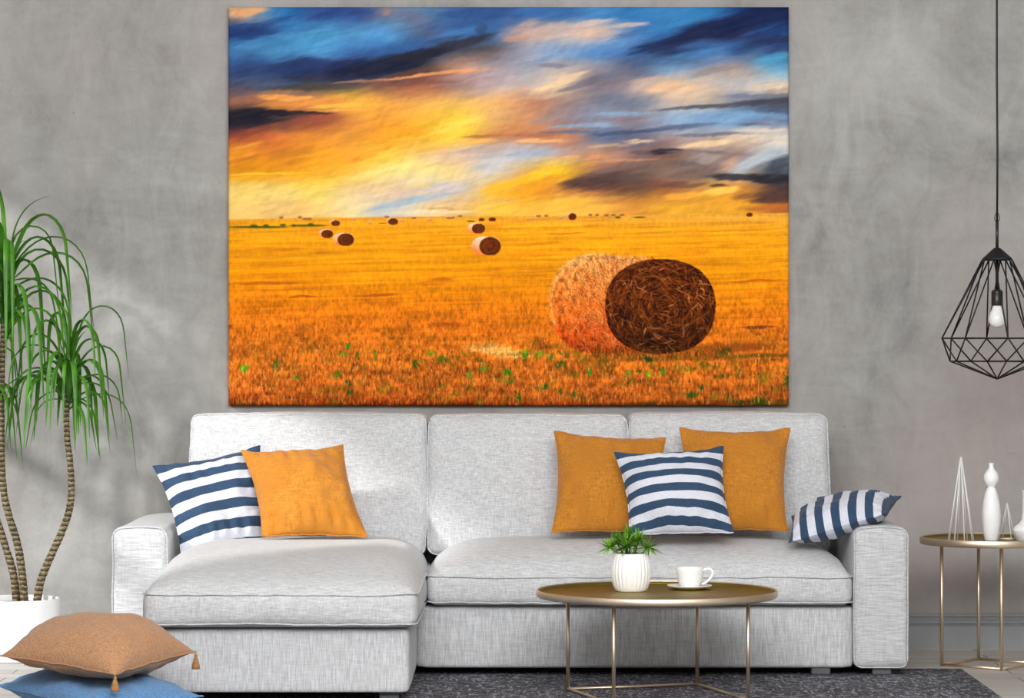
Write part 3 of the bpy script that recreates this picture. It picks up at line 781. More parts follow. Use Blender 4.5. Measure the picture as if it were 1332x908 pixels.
def build_canvas():
    W, H = 729, 519
    img = paint_picture(W, H)
    lin_ = np.where(img <= 0.04045, img / 12.92, ((img + 0.055) / 1.055) ** 2.4)
    D = 12.325
    x0, z1 = (297 - CX) * D / FPX, HCAM - (9 - CY) * D / FPX
    px = D / FPX * 729 / 728
    ii, jj = np.meshgrid(np.arange(W), np.arange(H))
    e = np.minimum(np.minimum(ii, W - 1 - ii), np.minimum(jj, H - 1 - jj)).astype(float)
    back = np.where(e < 4, 0.007 * (1 - e / 4) ** 2, 0)
    V = np.stack([x0 + ii * px, np.full(ii.shape, D - DCAM) + back, z1 - jj * px], -1).reshape(-1, 3)
    idx = (jj * W + ii)
    F = np.stack([idx[:-1, :-1], idx[1:, :-1], idx[1:, 1:], idx[:-1, 1:]], -1).reshape(-1, 4)
    ring = np.concatenate([idx[0, :-1], idx[:-1, -1], idx[-1, :0:-1], idx[:0:-1, 0]])
    n0 = len(V)
    VB = V[ring].copy()
    VB[:, 1] = -0.0006
    m = len(ring)
    k = np.arange(m)
    FS = np.stack([ring[k], ring[(k + 1) % m], n0 + (k + 1) % m, n0 + k], -1)
    V = np.concatenate([V, VB])
    F = np.concatenate([F, FS])
    colr = np.concatenate([lin_.reshape(-1, 3), lin_.reshape(-1, 3)[ring]])
    colr = np.concatenate([colr, np.ones((len(colr), 1))], 1)
    org = Vector((x0 + 364 * px, 0, z1 - 518 * px))
    V = V - np.array(org)
    me = bpy.data.meshes.new("canvas_print")
    me.vertices.add(len(V))
    me.vertices.foreach_set("co", V.astype(np.float32).ravel())
    me.loops.add(F.size)
    me.loops.foreach_set("vertex_index", F.astype(np.int32).ravel())
    me.polygons.add(len(F))
    me.polygons.foreach_set("loop_start", np.arange(0, F.size, 4, dtype=np.int32))
    at = me.attributes.new("print", "FLOAT_COLOR", "POINT")
    at.data.foreach_set("color", colr.astype(np.float32).ravel())
    me.update(calc_edges=True)
    me.validate()
    M = Mat("printed_canvas", 0.7)
    M.b.inputs["Specular IOR Level"].default_value = 0.05
    M.base(M.attr("print").outputs["Color"])
    me.materials.append(M.m)
    o = bpy.data.objects.new("canvas_print", me)
    COL.objects.link(o)
    o.location = org
    tag(o, "large wall canvas of round hay bales on a golden stubble field under a sunset sky", "wall art")


build_canvas()

# ------------------------------------------------------------------ rug
RUG_T = 0.006
gx = Geo()
gx.add(*rbox(-1.62, 1.728, -4.2, -0.84, 0.0003, RUG_T, 0.0025, 14))
tag(gx.obj("rug", "rug", origin=(0, -2.2, 0)), "dark charcoal woven rug spread under the grey sofa and gold coffee table", "rug")


# ------------------------------------------------------------------ sofa
def puff(seed, x0, x1, y0, y1, z0, z1, crown, front=0.012, wr=0.006, low=0.0, side=0.010):
    cx, cy, cz = (x0 + x1) / 2, (y0 + y1) / 2, (z0 + z1) / 2

    def fn(p, q):
        u = (p.x - cx) / ((x1 - x0) / 2)
        v = (p.y - cy) / ((y1 - y0) / 2)
        w = (p.z - cz) / ((z1 - z0) / 2)
        cu = max(0.0, 1 - abs(u) ** 8)
        cv = max(0.0, 1 - (abs(v) ** 2.6 if v < 0 else abs(v) ** 6))
        p = p.copy()
        if w > 0:
            p.z += crown * cu ** 0.75 * cv ** 0.75 * w
        else:
            p.z += low * cu * cv * w
        p.y -= front * (1 - u * u) * max(0, 1 - w * w) * (1 if v < 0 else -0.4) * abs(v) ** 3
        p.x += side * (1 - v * v) * max(0, 1 - w * w) * u * abs(u) ** 3
        k = wr * (nz(p, 5.0, seed) + 0.5 * nz(p, 14.0, seed + 2))
        p.z += k * (0.6 if w > -0.9 else 0.1)
        p.y += 0.7 * wr * nz(p, 9.0, seed + 4)
        p.x += 0.5 * wr * nz(p, 7.0, seed + 6)
        return p
    return fn


def cushion(name, parent, seed, x0, x1, y0, y1, z0, z1, r, crown, mat="sofa", N=26, seam=True, front=0.012, wr=0.006):
    fn = puff(seed, x0, x1, y0, y1, z0, z1, crown, front, wr)
    o = Geo().add(*rbox(x0, x1, y0, y1, z0, z1, r, N, fn)).obj(name, mat, parent)
    if seam:
        gq = Geo()
        for zz in (z1 - r * 0.35, z0 + r * 0.35):
            path = []
            for (x, y) in rrect(x0, x1, y0, y1, r, 6, 0.025):
                p = fn(Vector((x, y, zz)), None)
                p.z += 0.003 * nz(p, 22, seed)
                path.append(p + Vector(((1 if x > (x0 + x1) / 2 else -1) * 0.0005, -0.0005 if y < (y0 + y1) / 2 else 0.0005, 0)))
            gq.add(*tube(path, 0.0030, 8, closed=True))
        gq.obj("piping", mat, o)
    return o


sofa = empty("sofa", (0.0, -0.6, RUG_T), "long pale grey linen corner sofa with a chaise on its left, below the canvas", "sofa")
AF = 11.27 - DCAM      # front of the arms
ARMS = ((-1.507, -1.292, 3), (1.283, 1.494, 5))
for x0, x1, sd in ARMS:
    def armfn(p, q, x0=x0, x1=x1, sd=sd):
        p = p.copy()
        u = (p.x - (x0 + x1) / 2) / ((x1 - x0) / 2)
        if p.z > 0.4:
            p.z += 0.012 * (1 - u * u) * (p.z - 0.4) / 0.15
        p.x += 0.004 * nz(p, 6, sd)
        p.y += 0.004 * nz(p, 7, sd + 1)
        p.z += 0.003 * nz(p, 9, sd + 2) if p.z > 0.2 else 0
        return p
    o = Geo().add(*rbox(x0, x1, AF, -0.16, 0.032, 0.556, 0.03, 22, armfn)).obj("arm", "sofa_flat", sofa)
    gq = Geo()
    # seam that frames the front panel of the arm
    ring = [armfn(Vector((x, AF + 0.008, z)), None) for (x, z) in rrect(x0 + 0.004, x1 - 0.004, 0.036, 0.552, 0.03, 6, 0.03)]
    gq.add(*tube(ring, 0.0028, 8, closed=True))
    gq.obj("piping", "sofa_flat", o)

# bases
def plain(sd, amp=0.003):
    def fn(p, q):
        p = p.copy()
        p.y += amp * nz(p, 6, sd)
        p.x += amp * 0.6 * nz(p, 6, sd + 3)
        return p
    return fn


Geo().add(*rbox(-0.36, 1.282, AF + 0.008, -0.2, 0.032, 0.268, 0.018, 20, plain(1))).obj("seat_base", "sofa_base", sofa)
Geo().add(*rbox(-1.289, -0.358, 10.45 - DCAM, -0.2, 0.032, 0.262, 0.018, 20, plain(2))).obj("chaise_base", "sofa_base", sofa)
Geo().add(*rbox(-1.275, 1.262, -0.29, -0.12, 0.10, 0.90, 0.04, 18, plain(4))).obj("back_frame", "sofa", sofa)
# seat cushions
cushion("seat_cushion", sofa, 11, -0.318, 1.276, 11.23 - DCAM, -0.42, 0.272, 0.392, 0.035, 0.112)
cushion("chaise_cushion", sofa, 17, -1.283, -0.330, 10.40 - DCAM, -0.42, 0.266, 0.394, 0.036, 0.118, front=0.016, wr=0.008)


# back cushions, leaning a little
def back_cushion(seed, x0, x1, z1):
    y0, y1, z0 = -0.63, -0.40, 0.425

    def fn(p, q):
        u = (p.x - (x0 + x1) / 2) / ((x1 - x0) / 2)
        v = (p.y - (y0 + y1) / 2) / ((y1 - y0) / 2)
        w = (p.z - (z0 + z1) / 2) / ((z1 - z0) / 2)
        p = p.copy()
        cu, cw = max(0, 1 - abs(u) ** 3), max(0, 1 - abs(w) ** 3)
        p.y -= 0.05 * cu ** .7 * cw ** .7 * (-v if v < 0 else 0.0)
        p.z += 0.006 * (1 - u * u) * (w if w > 0 else 0)
        p.x += 0.006 * (1 - w * w) * u
        k = nz(p, 5, seed) + .5 * nz(p, 13, seed + 1)
        p.y += 0.008 * k
        p.z += 0.005 * nz(p, 6, seed + 3)
        p.x += 0.005 * nz(p, 8, seed + 5)
        edge = max(abs(u), abs(w))
        if edge > .8 and v < 0:
            p.y += 0.008 * nz(p, 30, seed + 7) * (edge - .8) / .2
        p.y += 0.10 * (p.z - z0) / (z1 - z0)          # lean
        return p
    o = Geo().add(*rbox(x0, x1, y0, y1, z0, z1, 0.03, 28, fn)).obj("back_cushion", "sofa", sofa)
    gq = Geo()
    for yy in (y0 + 0.012, y1 - 0.012):
        ring = []
        for (x, z) in rrect(x0 + .003, x1 - .003, z0 + .003, z1 - .003, 0.03, 6, 0.02):
            p = fn(Vector((x, yy, z)), None)
            ring.append(p + Vector((0.002 * nz(p, 40, 2), 0, 0.002 * nz(p, 40, 5))))
        gq.add(*tube(ring, 0.0030, 8, closed=True))
    gq.obj("piping", "sofa", o)


back_cushion(21, -1.268, -0.336, 0.975)
back_cushion(27, -0.330, 0.455, 0.972)
back_cushion(33, 0.462, 1.246, 0.976)
for (fx0, fx1, fy) in ((-0.465, -0.395, 10.49), (-1.24, -1.17, 10.49), (1.128, 1.200, 11.295), (1.358, 1.430, 11.295), (-1.45, -1.38, 11.295), (-1.45, -1.38, 12.05), (1.358, 1.43, 12.05), (0.0, 0.07, 12.05)):
    Geo().add(*rbox(fx0, fx1, fy - DCAM, fy - DCAM + 0.06, RUG_T if fy < 11.4 else 0.0, 0.036, 0.003, 6)).obj("foot", "foot", sofa)


# ------------------------------------------------------------------ cushions
def pillow(name, mat, corners, tf, tb, seed, label, cat="cushion", group=None, pinch=0.10, N=48, wr=0.010, dome=2.0, arch=0.0, stand=True, stripe_axis=None, obj_parent=None, bend=0.0):
    """corners: bottom-left, bottom-right, top-right, top-left as room points; tf / tb the swell on its face and back"""
    bl, br, tr, tl = [Vector(c) for c in corners]
    nrm = (br - bl).cross(tl - bl).normalized()
    geo = Geo()
    v, f, su, sv = [], [], [], []
    size = (br - bl).length
    for s in (0, 1):
        for j in range(N + 1):
            for i in range(N + 1):
                a, b = -1 + 2 * i / N, -1 + 2 * j / N
                a, b = .5 * a + .5 * math.sin(math.pi / 2 * a), .5 * b + .5 * math.sin(math.pi / 2 * b)
                pa = a * (1 - pinch * (1 - b * b) * abs(a) ** 3)
                pb = b * (1 - pinch * (1 - a * a) * abs(b) ** 3 * (.25 if b < 0 and stand else 1))
                u, w_ = (pa + 1) / 2, (pb + 1) / 2
                p = (bl * (1 - u) + br * u) * (1 - w_) + (tl * (1 - u) + tr * u) * w_
                prof_ = (max(0, 1 - abs(a) ** dome) * max(0, 1 - abs(b) ** dome)) ** 0.55
                # corners stay flatter
                prof_ *= 1 - .35 * (abs(a) * abs(b)) ** 2
                e = max(abs(a), abs(b))
                # puckers that run in from the seams
                puck = 0.0
                if e < 1:
                    tpar = (b if abs(a) > abs(b) else a)
                    puck = mnoise.noise(Vector((tpar * 7.0, seed * 3.3, e * 1.2))) * e ** 3 * (1 - e) * 9
                wrk = mnoise.noise(Vector((a * 1.7 + seed, b * 1.7, seed * 2.0))) + .5 * mnoise.noise(Vector((a * 4 + seed, b * 4, seed * 5.0)))
                d = prof_ * (tf if s == 0 else -tb) + (wr * (wrk * 1.6 * min(1, prof_ * 1.5) + puck * 1.2)) * (1 if s == 0 else -1)
                # seam wander
                p = p + nrm * (d + bend * a * b) + Vector((0, 0, 1)) * (0.0045 * mnoise.noise(Vector((a * 5, b * 5, seed + 9.0))) * e ** 4)
                v.append(p)
                su.append((a + 1) / 2)
                sv.append((b + 1) / 2 - arch * (1 - a * a) * (1 - .5 * max(0, b)))
    K = (N + 1) ** 2
    for s in (0, 1):
        for j in range(N):
            for i in range(N):
                q = [s * K + j * (N + 1) + i, s * K + j * (N + 1) + i + 1, s * K + (j + 1) * (N + 1) + i + 1, s * K + (j + 1) * (N + 1) + i]
                f.append(tuple(q if s == 0 else q[::-1]))
    # weld the back's rim onto the face's rim
    rim = {}
    for j in range(N + 1):
        for i in range(N + 1):
            if i in (0, N) or j in (0, N):
                rim[K + j * (N + 1) + i] = j * (N + 1) + i
    f = [tuple(rim.get(k, k) for k in q) for q in f]
    used = sorted({k for q in f for k in q})
    mp = {k: n for n, k in enumerate(used)}
    v = [v[k] for k in used]
    su, sv = [su[k] for k in used], [sv[k] for k in used]
    f = [tuple(mp[k] for k in q) for q in f]
    geo.add(v, f, su=su, sv=sv)
    low = min(p.z for p in v)
    c = (bl + br + tr + tl) / 4
    if obj_parent:
        return geo.obj(name, mat, obj_parent)
    o = geo.obj(name, mat, origin=(c.x, c.y, low))
    # seam cord round the edge
    ring, rsu, rsv = [], [], []
    for k in range(4 * N):
        side, t = divmod(k, N)
        i, j = ((t, 0), (N, t), (N - t, N), (0, N - t))[side]
        m_ = mp[j * (N + 1) + i]
        ring.append(Vector(v[m_]))
        rsu.append(su[m_])
        rsv.append(sv[m_])
    Geo().add(*tube(ring, 0.0028, 6, closed=True), su=[q for q in rsu for _ in range(6)], sv=[q for q in rsv for _ in range(6)]).obj("seam", mat, o)
    return tag(o, label, cat, group)


S1 = striped("navy_white_stripes_slanting", 5.0, 0.5)
S2 = striped("navy_white_stripes_level", 5.5, 0.0)
S3 = striped("navy_white_stripes_upright", 6.0, 0.25, "su")
G1, G2 = "striped cushions on the sofa", "mustard cushions on the sofa"
pillow("cushion", S1, (P(236, 721, 11.36), P(356, 699, 11.52), P(338, 580, 11.66), P(199, 606, 11.48)), .070, .05, 1.3, arch=.035, label=
       "navy and white striped cushion tilted against the chaise's left arm", group=G1)
pillow("cushion", "mustard", (P(341, 697, 11.33), P(478, 698, 11.36), P(446, 579, 11.58), P(314, 587, 11.55)), .085, .045, 2.6,
       "mustard cushion overlapping the striped cushion on the chaise end", group=G2)
pillow("cushion", "mustard", (P(718, 692, 11.46), P(866, 692, 11.48), P(866, 569, 11.66), P(721, 560, 11.65)), .080, .05, 3.4,
       "mustard cushion standing behind the potted succulent, its right edge hidden by the striped cushion", group=G2)
pillow("cushion", "mustard", (P(888, 690, 11.48), P(1024, 690, 11.46), P(1028, 557, 11.65), P(884, 557, 11.66)), .080, .05, 4.7,
       "mustard cushion nearest the sofa's right arm, behind the central striped cushion", group=G2)
pillow("cushion", S2, (P(818, 696, 11.30), P(954, 693, 11.30), P(941, 581, 11.47), P(799, 589, 11.45)), .085, .04, 5.9, arch=.05, label=
       "navy and white striped cushion standing between two mustard cushions", group=G1)
pillow("cushion", S3, (P(1026, 706, 11.27), P(1152, 668, 11.30), P(1172, 646, 11.60), P(1030, 672, 11.62)), .088, .062, 7.2,
       "navy and white striped cushion lying over the sofa's right arm", group=G1, pinch=.05, stand=False)

# floor cushions
def flat(px, py, z):
    d = (HCAM - z) * FPX / (py - CY)
    return P(px, py, d)


ta, tb_, tc = flat(0, 853, .215), flat(150, 877, .20), flat(255, 848, .215)
td = ta + tc - tb_
o = pillow("floor_cushion", "tan", (tb_, tc, td, ta), .135, .058, 8.8, stand=False, dome=2.6, wr=.008, label= "tan floor cushion with corner tassels lying on top of the blue one",
           cat="floor cushion", group="stacked floor cushions", pinch=.06, N=40)
rt = random.Random(4)
for c, px, py in ((tb_, 150, 877), (tc, 255, 848)):
    gq = Geo()
    top = c + Vector((0, -0.004, 0))
    dd = top.y + DCAM
    s = dd / FPX
    gq.add(*tube([top, top + Vector((0, -0.002, -4 * s))], 0.0016, 8))
    hz = top + Vector((0, -0.002, -2 * s))
    gq.add(*lathe([(0.0005, 0), (0.004, -1 * s), (0.0055, -3 * s), (0.004, -5 * s), (0.006, -6 * s), (0.0095, -11 * s), (0.0125, -17 * s), (0.0125, -20 * s), (0.002, -20.5 * s)],
                  hz, 36, lambda a, z: 1 + .10 * math.cos(12 * a)))
    gq.obj("tassel", "tassel", o)
ba, bb, bc = flat(-6, 892, .088), Vector((-1.27, 9.38 - DCAM, .088)), flat(264, 906, .088)
bd = ba + bc - bb
pillow("floor_cushion", "blue", (bb, bc, bd, ba), .072, .080, 9.7, stand=False, dome=2.6, wr=.008, label= "denim blue floor cushion at the bottom of the stack, on the floor by the chaise",
       cat="floor cushion", group="stacked floor cushions", pinch=.07, N=40)


# ------------------------------------------------------------------ tray tables
def tray_table(label, c, rad, z_rim, h_rim, z_tray, feet, z_floor, leg_r):
    t = empty("tray_table" if False else ("coffee_table" if rad > .35 else "side_table"), (c[0], c[1], z_floor), label, "table")
    zb = z_rim - h_rim
    th = 0.006
    prof_ = [(0.001, zb), (rad - .006, zb), (rad - .002, zb + .002), (rad, zb + .005), (rad, z_rim - .002), (rad - .002, z_rim), (rad - th + .001, z_rim), (rad - th, z_rim - .002)]
    rim_ = Geo().add(*lathe(prof_ + [(rad - th, z_tray), (0.001, z_tray - .001)], (c[0], c[1], 0), 96)).obj("tray_rim", "gold", t)
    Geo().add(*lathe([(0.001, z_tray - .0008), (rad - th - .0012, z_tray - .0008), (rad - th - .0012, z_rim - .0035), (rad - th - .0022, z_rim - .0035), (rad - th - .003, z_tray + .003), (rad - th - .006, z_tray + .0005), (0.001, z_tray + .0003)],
                     (c[0], c[1], 0), 96)).obj("tray", "tray", t, label="gold tray face with a dark reflection in its colour")
    for (x, y) in feet:
        Geo().add(*tube([(x, y, z_floor), (x, y, zb + .001)], leg_r, 14)).obj("leg", "gold", t)
    gq = Geo()
    for i in range(4):
        a, b = Vector((*feet[i], z_floor + leg_r)), Vector((*feet[(i + 1) % 4], z_floor + leg_r))
        gq.add(*tube([a, b], leg_r * .85, 12))
    gq.obj("base_frame", "gold", t)
    return t


# coffee table: legs on a turned square
CT = (0.512, 10.61 - DCAM)
th = R(17.4)
ax, ay = Vector((math.cos(th), math.sin(th))) * .248, Vector((math.sin(th), -math.cos(th))) * .248
feet = [(CT[0] + sx * ax.x + sy * ay.x, CT[1] + sx * ax.y + sy * ay.y) for sx, sy in ((-1, -1), (1, -1), (1, 1), (-1, 1))]
tray_table("round gold tray coffee table standing on the rug in front of the sofa", CT, .4266, .383, .026, .367, feet, RUG_T, .0066)
ST = (1.863, 11.69 - DCAM)
ST = ((1287.5 - CX) * 11.69 / FPX, 11.69 - DCAM)
rr = .19
feet = [(ST[0] + rr * math.cos(R(a)), ST[1] + rr * math.sin(R(a))) for a in (184.3, 274.3, 4.3, 94.3)]
tray_table("round gold side table by the sofa's right arm, under the pendant lamp", ST, .271, .5017, .028, .4905, feet, 0.0, .0068)


# ------------------------------------------------------------------ things on the coffee table
def strap(path, wid, wdir, fold=0.15):
    """leaf: three points across, folded along the middle; returns verts, faces, along"""
    v, f, al = [], [], []
    m = len(path)
    for i, p in enumerate(path):
        s = i / (m - 1)
        a, b = path[max(i - 1, 0)], path[min(i + 1, m - 1)]
        t = (b - a).normalized()
        wd = (wdir - t * wdir.dot(t)).normalized()
        up = wd.cross(t)
        ww = wid(s)
        v += [p - wd * ww + up * ww * fold, p - up * ww * fold, p + wd * ww + up * ww * fold]
        al += [s, s, s]
    for i in range(m - 1):
        for k in range(2):
            f.append((i * 3 + k, i * 3 + k + 1, (i + 1) * 3 + k + 1, (i + 1) * 3 + k))
    return v, f, al


ZT = .3675
pc = Vector((.426, 10.73 - DCAM, ZT))
pp = empty("potted_succulent", pc, "small spiky green plant in a ribbed white pot on the coffee table", "plant")
RP = .0725


def rib(a, z):
    k = max(0.0, min(1.0, (z - .012) / .02)) * max(0.0, min(1.0, (.134 - z) / .012))
    return 1 + (.045 * abs(math.cos(14 * a)) - .03) * k


prof_ = [(.030, 0), (.053, 0.0), (.0575, .004), (.062, .014), (.068, .035), (.0725, .062), (.0715, .085), (.068, .108), (.0625, .127), (.060, .134), (.0575, .136),
         (.0555, .134), (.056, .122), (.058, .112)]
Geo().add(*lathe(prof_, pc, 168, rib)).obj("pot", "white_matt", pp)
Geo().add(*lathe([(.0005, .118), (.03, .121), (.0555, .118), (.0560, .1125), (.0005, .1125)], pc, 40)).obj("soil", "soil", pp)
rs = random.Random(12)
for (dx, dy, dz, rad_) in ((-.076, -.005, .158, .055), (-.018, -.035, .160, .072), (.062, -.012, .156, .064), (.030, .03, .186, .052), (-.008, .035, .198, .056), (-.05, .03, .17, .05), (.018, .0, .178, .055), (-.028, -.005, .186, .058)):
    c = pc + Vector((dx, dy, dz))
    gq = Geo()
    root = pc + Vector((dx * .45, dy * .45, .119))
    gq.add(*tube([root, (root + c) / 2 + Vector((0, 0, .006)), c], .0028, 6), along=[0.1] * 18)
    for k in range(38):
        ph = rs.random() * 2 * math.pi
        el = math.asin(min(1, max(-.75, rs.uniform(-.6, 1.0))))
        L = rad_ * rs.uniform(.72, 1.1)
        d = Vector((math.cos(ph) * math.cos(el), math.sin(ph) * math.cos(el), math.sin(el)))
        path = []
        for i in range(6):
            s = i / 5
            path.append(c + d * (L * s) + Vector((0, 0, -.25 * L * s * s * (1 - abs(d.z)))))
        side = d.cross(Vector((0, 0, 1)))
        if side.length < .05:
            side = Vector((1, 0, 0))
        v, f, al = strap(path, lambda s: (.0052 * (1 - s) ** .7) * (0.55 + 1.2 * s * (1 - s)) + .0002, side.normalized(), .35)
        gq.add(v, f, along=al)
    gq.obj("rosette", "small_leaf", pp)

sc = Vector((.640, 10.81 - DCAM, ZT))
Geo().add(*lathe([(.0005, .002), (.028, .002), (.036, .0002), (.040, .001), (.056, .0055), (.074, .0105), (.0805, .0135), (.0812, .0150), (.0800, .0160), (.073, .0138), (.055, .0090), (.038, .0060), (.0005, .0058)], sc, 72)
          ).obj("saucer", "white", origin=sc)
tag(bpy.data.objects["saucer"], "white saucer under the teacup on the gold coffee table", "saucer")
cc = sc + Vector((.001, 0, .0066))
cup = empty("teacup", cc, "white teacup with a loop handle standing on its saucer", "cup")
Geo().add(*lathe([(.0005, .001), (.028, .001), (.030, .0), (.031, .003), (.036, .010), (.0425, .022), (.0470, .040), (.0492, .060), (.0496, .0705), (.0488, .0715), (.0475, .0705), (.0465, .058), (.0440, .038), (.038, .018), (.028, .009), (.0005, .008)],
                 cc, 72)).obj("bowl", "white", cup)
hp = [(.0478, .062), (.058, .067), (.070, .068), (.0795, .062), (.082, .051), (.078, .040), (.068, .028), (.056, .018), (.042, .0135)]
hq = []
for i in range(len(hp) - 1):
    for k in range(4):
        t = k / 4
        p0, p1, p2, p3 = [hp[max(0, min(len(hp) - 1, i + j))] for j in (-1, 0, 1, 2)]
        hq.append(tuple(.5 * (2 * p1[a] + (p2[a] - p0[a]) * t + (2 * p0[a] - 5 * p1[a] + 4 * p2[a] - p3[a]) * t * t + (3 * p1[a] - p0[a] - 3 * p2[a] + p3[a]) * t ** 3) for a in (0, 1)))
hq.append(hp[-1])
Geo().add(*tube([cc + Vector((x, -.006, z)) for x, z in hq], .0046, 12)).obj("handle", "white", cup)

# ------------------------------------------------------------------ things on the side table
ZS = .4916
SD = 11.64
sp = SD / FPX


def at_side(px, dy=0.0):
    d = SD + dy
    return Vector(((px - CX) * d / FPX, d - DCAM, ZS))


c = at_side(1250, -.06)
gq = Geo()
wr_, hh = .0505, .322
for k in range(8):
    a = R(7 + 45 * k)
    gq.add(*tube([c + Vector((wr_ * math.cos(a), wr_ * math.sin(a), .0)), c + Vector((.002 * math.cos(a), .002 * math.sin(a), hh))], .0026, 8))
gq.add(*lathe([(.0005, hh + .006), (.004, hh), (.0055, hh - .02), (.004, hh - .026)], c, 12))
o = gq.obj("wire_cone", "wire", origin=c)
tag(o, "tall white wire cone ornament on the side table", "ornament")

c = at_side(1289.5, -.03)
pv = [(.0005, 0), (.024, 0), (.0265, .003), (.031, .03), (.0350, .062), (.0368, .092), (.0355, .122), (.031, .155), (.024, .185), (.0165, .203), (.0142, .207), (.0165, .211), (.0245, .221),
      (.0290, .232), (.0300, .243), (.0280, .255), (.022, .266), (.0135, .276), (.0098, .284), (.0092, .296), (.0105, .3005), (.0085, .3010), (.0072, .296), (.0072, .285)]
tag(Geo().add(*lathe([(r, z) for r, z in pv], c, 56)).obj("gourd_vase", "white_matt", origin=c), "white gourd shaped vase with a round upper bulb on the side table", "vase")

c = at_side(1310, .06)
hw, hh = .034, .142
gq = Geo()
cn = [c + Vector((hw * math.cos(R(a)), hw * math.sin(R(a)), .0024)) for a in (200, 290, 20, 110)]
for k in range(4):
    gq.add(*tube([cn[k], c + Vector((0, 0, hh))], .0022, 8))
    gq.add(*tube([cn[k], cn[(k + 1) % 4]], .0022, 8))
o = gq.obj("wire_pyramid", "wire", origin=c)
tag(o, "small white wire pyramid ornament between the two vases", "ornament")

c = at_side(1341, -.05)
pv = [(.0005, 0), (.052, 0), (.056, .003), (.066, .028), (.0705, .040), (.0695, .047), (.060, .057), (.045, .068), (.036, .082), (.0335, .11), (.0325, .16), (.0335, .192), (.0345, .196), (.031, .196), (.029, .18), (.029, .12)]
tag(Geo().add(*lathe(pv, c, 56)).obj("necked_vase", "white_matt", origin=c), "squat white vase with a straight neck at the side table's right edge", "vase")

# ------------------------------------------------------------------ pendant lamp
PD = 11.69
pl = P(1297, 493, PD)
PZ = lambda py: HCAM - (py - CY) * PD / FPX
pend = empty("pendant_lamp", (pl.x, pl.y, PZ(493)), "black geometric wire cage pendant lamp hanging over the side table", "lamp")
s = PD / FPX
Geo().add(*tube([(pl.x, pl.y, PZ(286)), (pl.x + .0015, pl.y, PZ(200)), (pl.x - .001, pl.y, PZ(90)), (pl.x, pl.y, 4.0)], .0042, 10)).obj("cord", "black", pend)
gq = Geo()
for sx in (-1, 1):
    gq.add(*tube([(pl.x, pl.y, PZ(275)), (pl.x + sx * 2.6 * s, pl.y, PZ(280)), (pl.x + sx * 3.4 * s, pl.y, PZ(284)), (pl.x + sx * 2 * s, pl.y, PZ(287.5)), (pl.x, pl.y, PZ(288))], .0016, 8))
gq.obj("hook", "black", pend)
Geo().add(*tube([(pl.x, pl.y, PZ(286)), (pl.x, pl.y, PZ(325))], .0062, 14)).obj("rod", "socket", pend)
NG = 8


def ringpts(rpx, py, a0):
    return [Vector((pl.x + rpx * s * math.cos(R(a0 + 360 / NG * k)), pl.y + rpx * s * math.sin(R(a0 + 360 / NG * k)), PZ(py))) for k in range(NG)]


capb, mid, low = ringpts(19.5, 338, 136.8 + 22.5), ringpts(72, 440, 136.8), ringpts(62, 470, 136.8 + 22.5)
apex = Vector((pl.x, pl.y, PZ(493)))
# eight sided cap
v = capb + [p + Vector((0, 0, 2 * s)) for p in capb] + [Vector((pl.x + 4 * s * math.cos(R(168.5 + 45 * k)), pl.y + 4 * s * math.sin(R(168.5 + 45 * k)), PZ(322.5))) for k in range(NG)]
f = [tuple(range(NG))[::-1], tuple(range(2 * NG, 3 * NG))]
for r_ in (0, 1):
    for k in range(NG):
        l = (k + 1) % NG
        f.append((r_ * NG + k, r_ * NG + l, (r_ + 1) * NG + l, (r_ + 1) * NG + k))
Geo().add(v, f).obj("cap", "black", pend, smooth=False)
gq = Geo()
WR = .0030
for k in range(NG):
    l = (k + 1) % NG
    for a, b in ((mid[k], mid[l]), (low[k], low[l]), (capb[k], capb[l]), (mid[k], capb[k]), (mid[l], capb[k]), (mid[k], low[k]), (mid[l], low[k]), (low[k], apex)):
        gq.add(*tube([a, b], WR, 8))
gq.obj("wire_cage", "black", pend)
Geo().add(*tube([(pl.x, pl.y, PZ(338)), (pl.x, pl.y, PZ(378))], .0062, 12)).obj("inner_rod", "black", pend)
Geo().add(*lathe([(.0005, 0), (.010, 0), (.020, -2 * s), (.0225, -4 * s), (.0225, -6 * s), (.0215, -6.5 * s), (.0225, -7 * s), (.0225, -20 * s), (.021, -21.5 * s), (.0005, -21.5 * s)], (pl.x, pl.y, PZ(376)), 36)).obj("socket", "socket", pend)
bp = [(.0005, 0), (.0165, 0), (.018, -2 * s), (.0215, -6 * s), (.028, -10.5 * s), (.0322, -15 * s), (.0330, -18 * s), (.0318, -22 * s), (.027, -25.5 * s), (.019, -28 * s), (.010, -29.2 * s), (.0005, -29.5 * s)]
Geo().add(*lathe(bp, (pl.x, pl.y, PZ(397)), 40)).obj("bulb", "bulb", pend, label="white opal bulb")

# ------------------------------------------------------------------ dracaena
DD = 11.92
dp = P(22, 778, DD)
dr = empty("potted_dracaena", (dp.x, dp.y, 0), "tall dracaena with three bare ringed stems in a round white pot by the sofa", "plant")
zr = dp.z
RD = .171
Geo().add(*lathe([(.0005, 0), (RD - .012, 0), (RD - .004, .004), (RD, .012), (RD, zr - .004), (RD - .003, zr), (RD - .009, zr), (RD - .012, zr - .003), (RD - .012, zr - .03), (RD - .014, zr - .04)], (dp.x, dp.y, 0), 72)).obj("pot", "white", dr)
Geo().add(*lathe([(.0005, zr - .022), (RD - .06, zr - .02), (RD - .0125, zr - .024), (RD - .0128, zr - .036), (.0005, zr - .036)], (dp.x, dp.y, 0), 48)).obj("soil", "soil", dr)


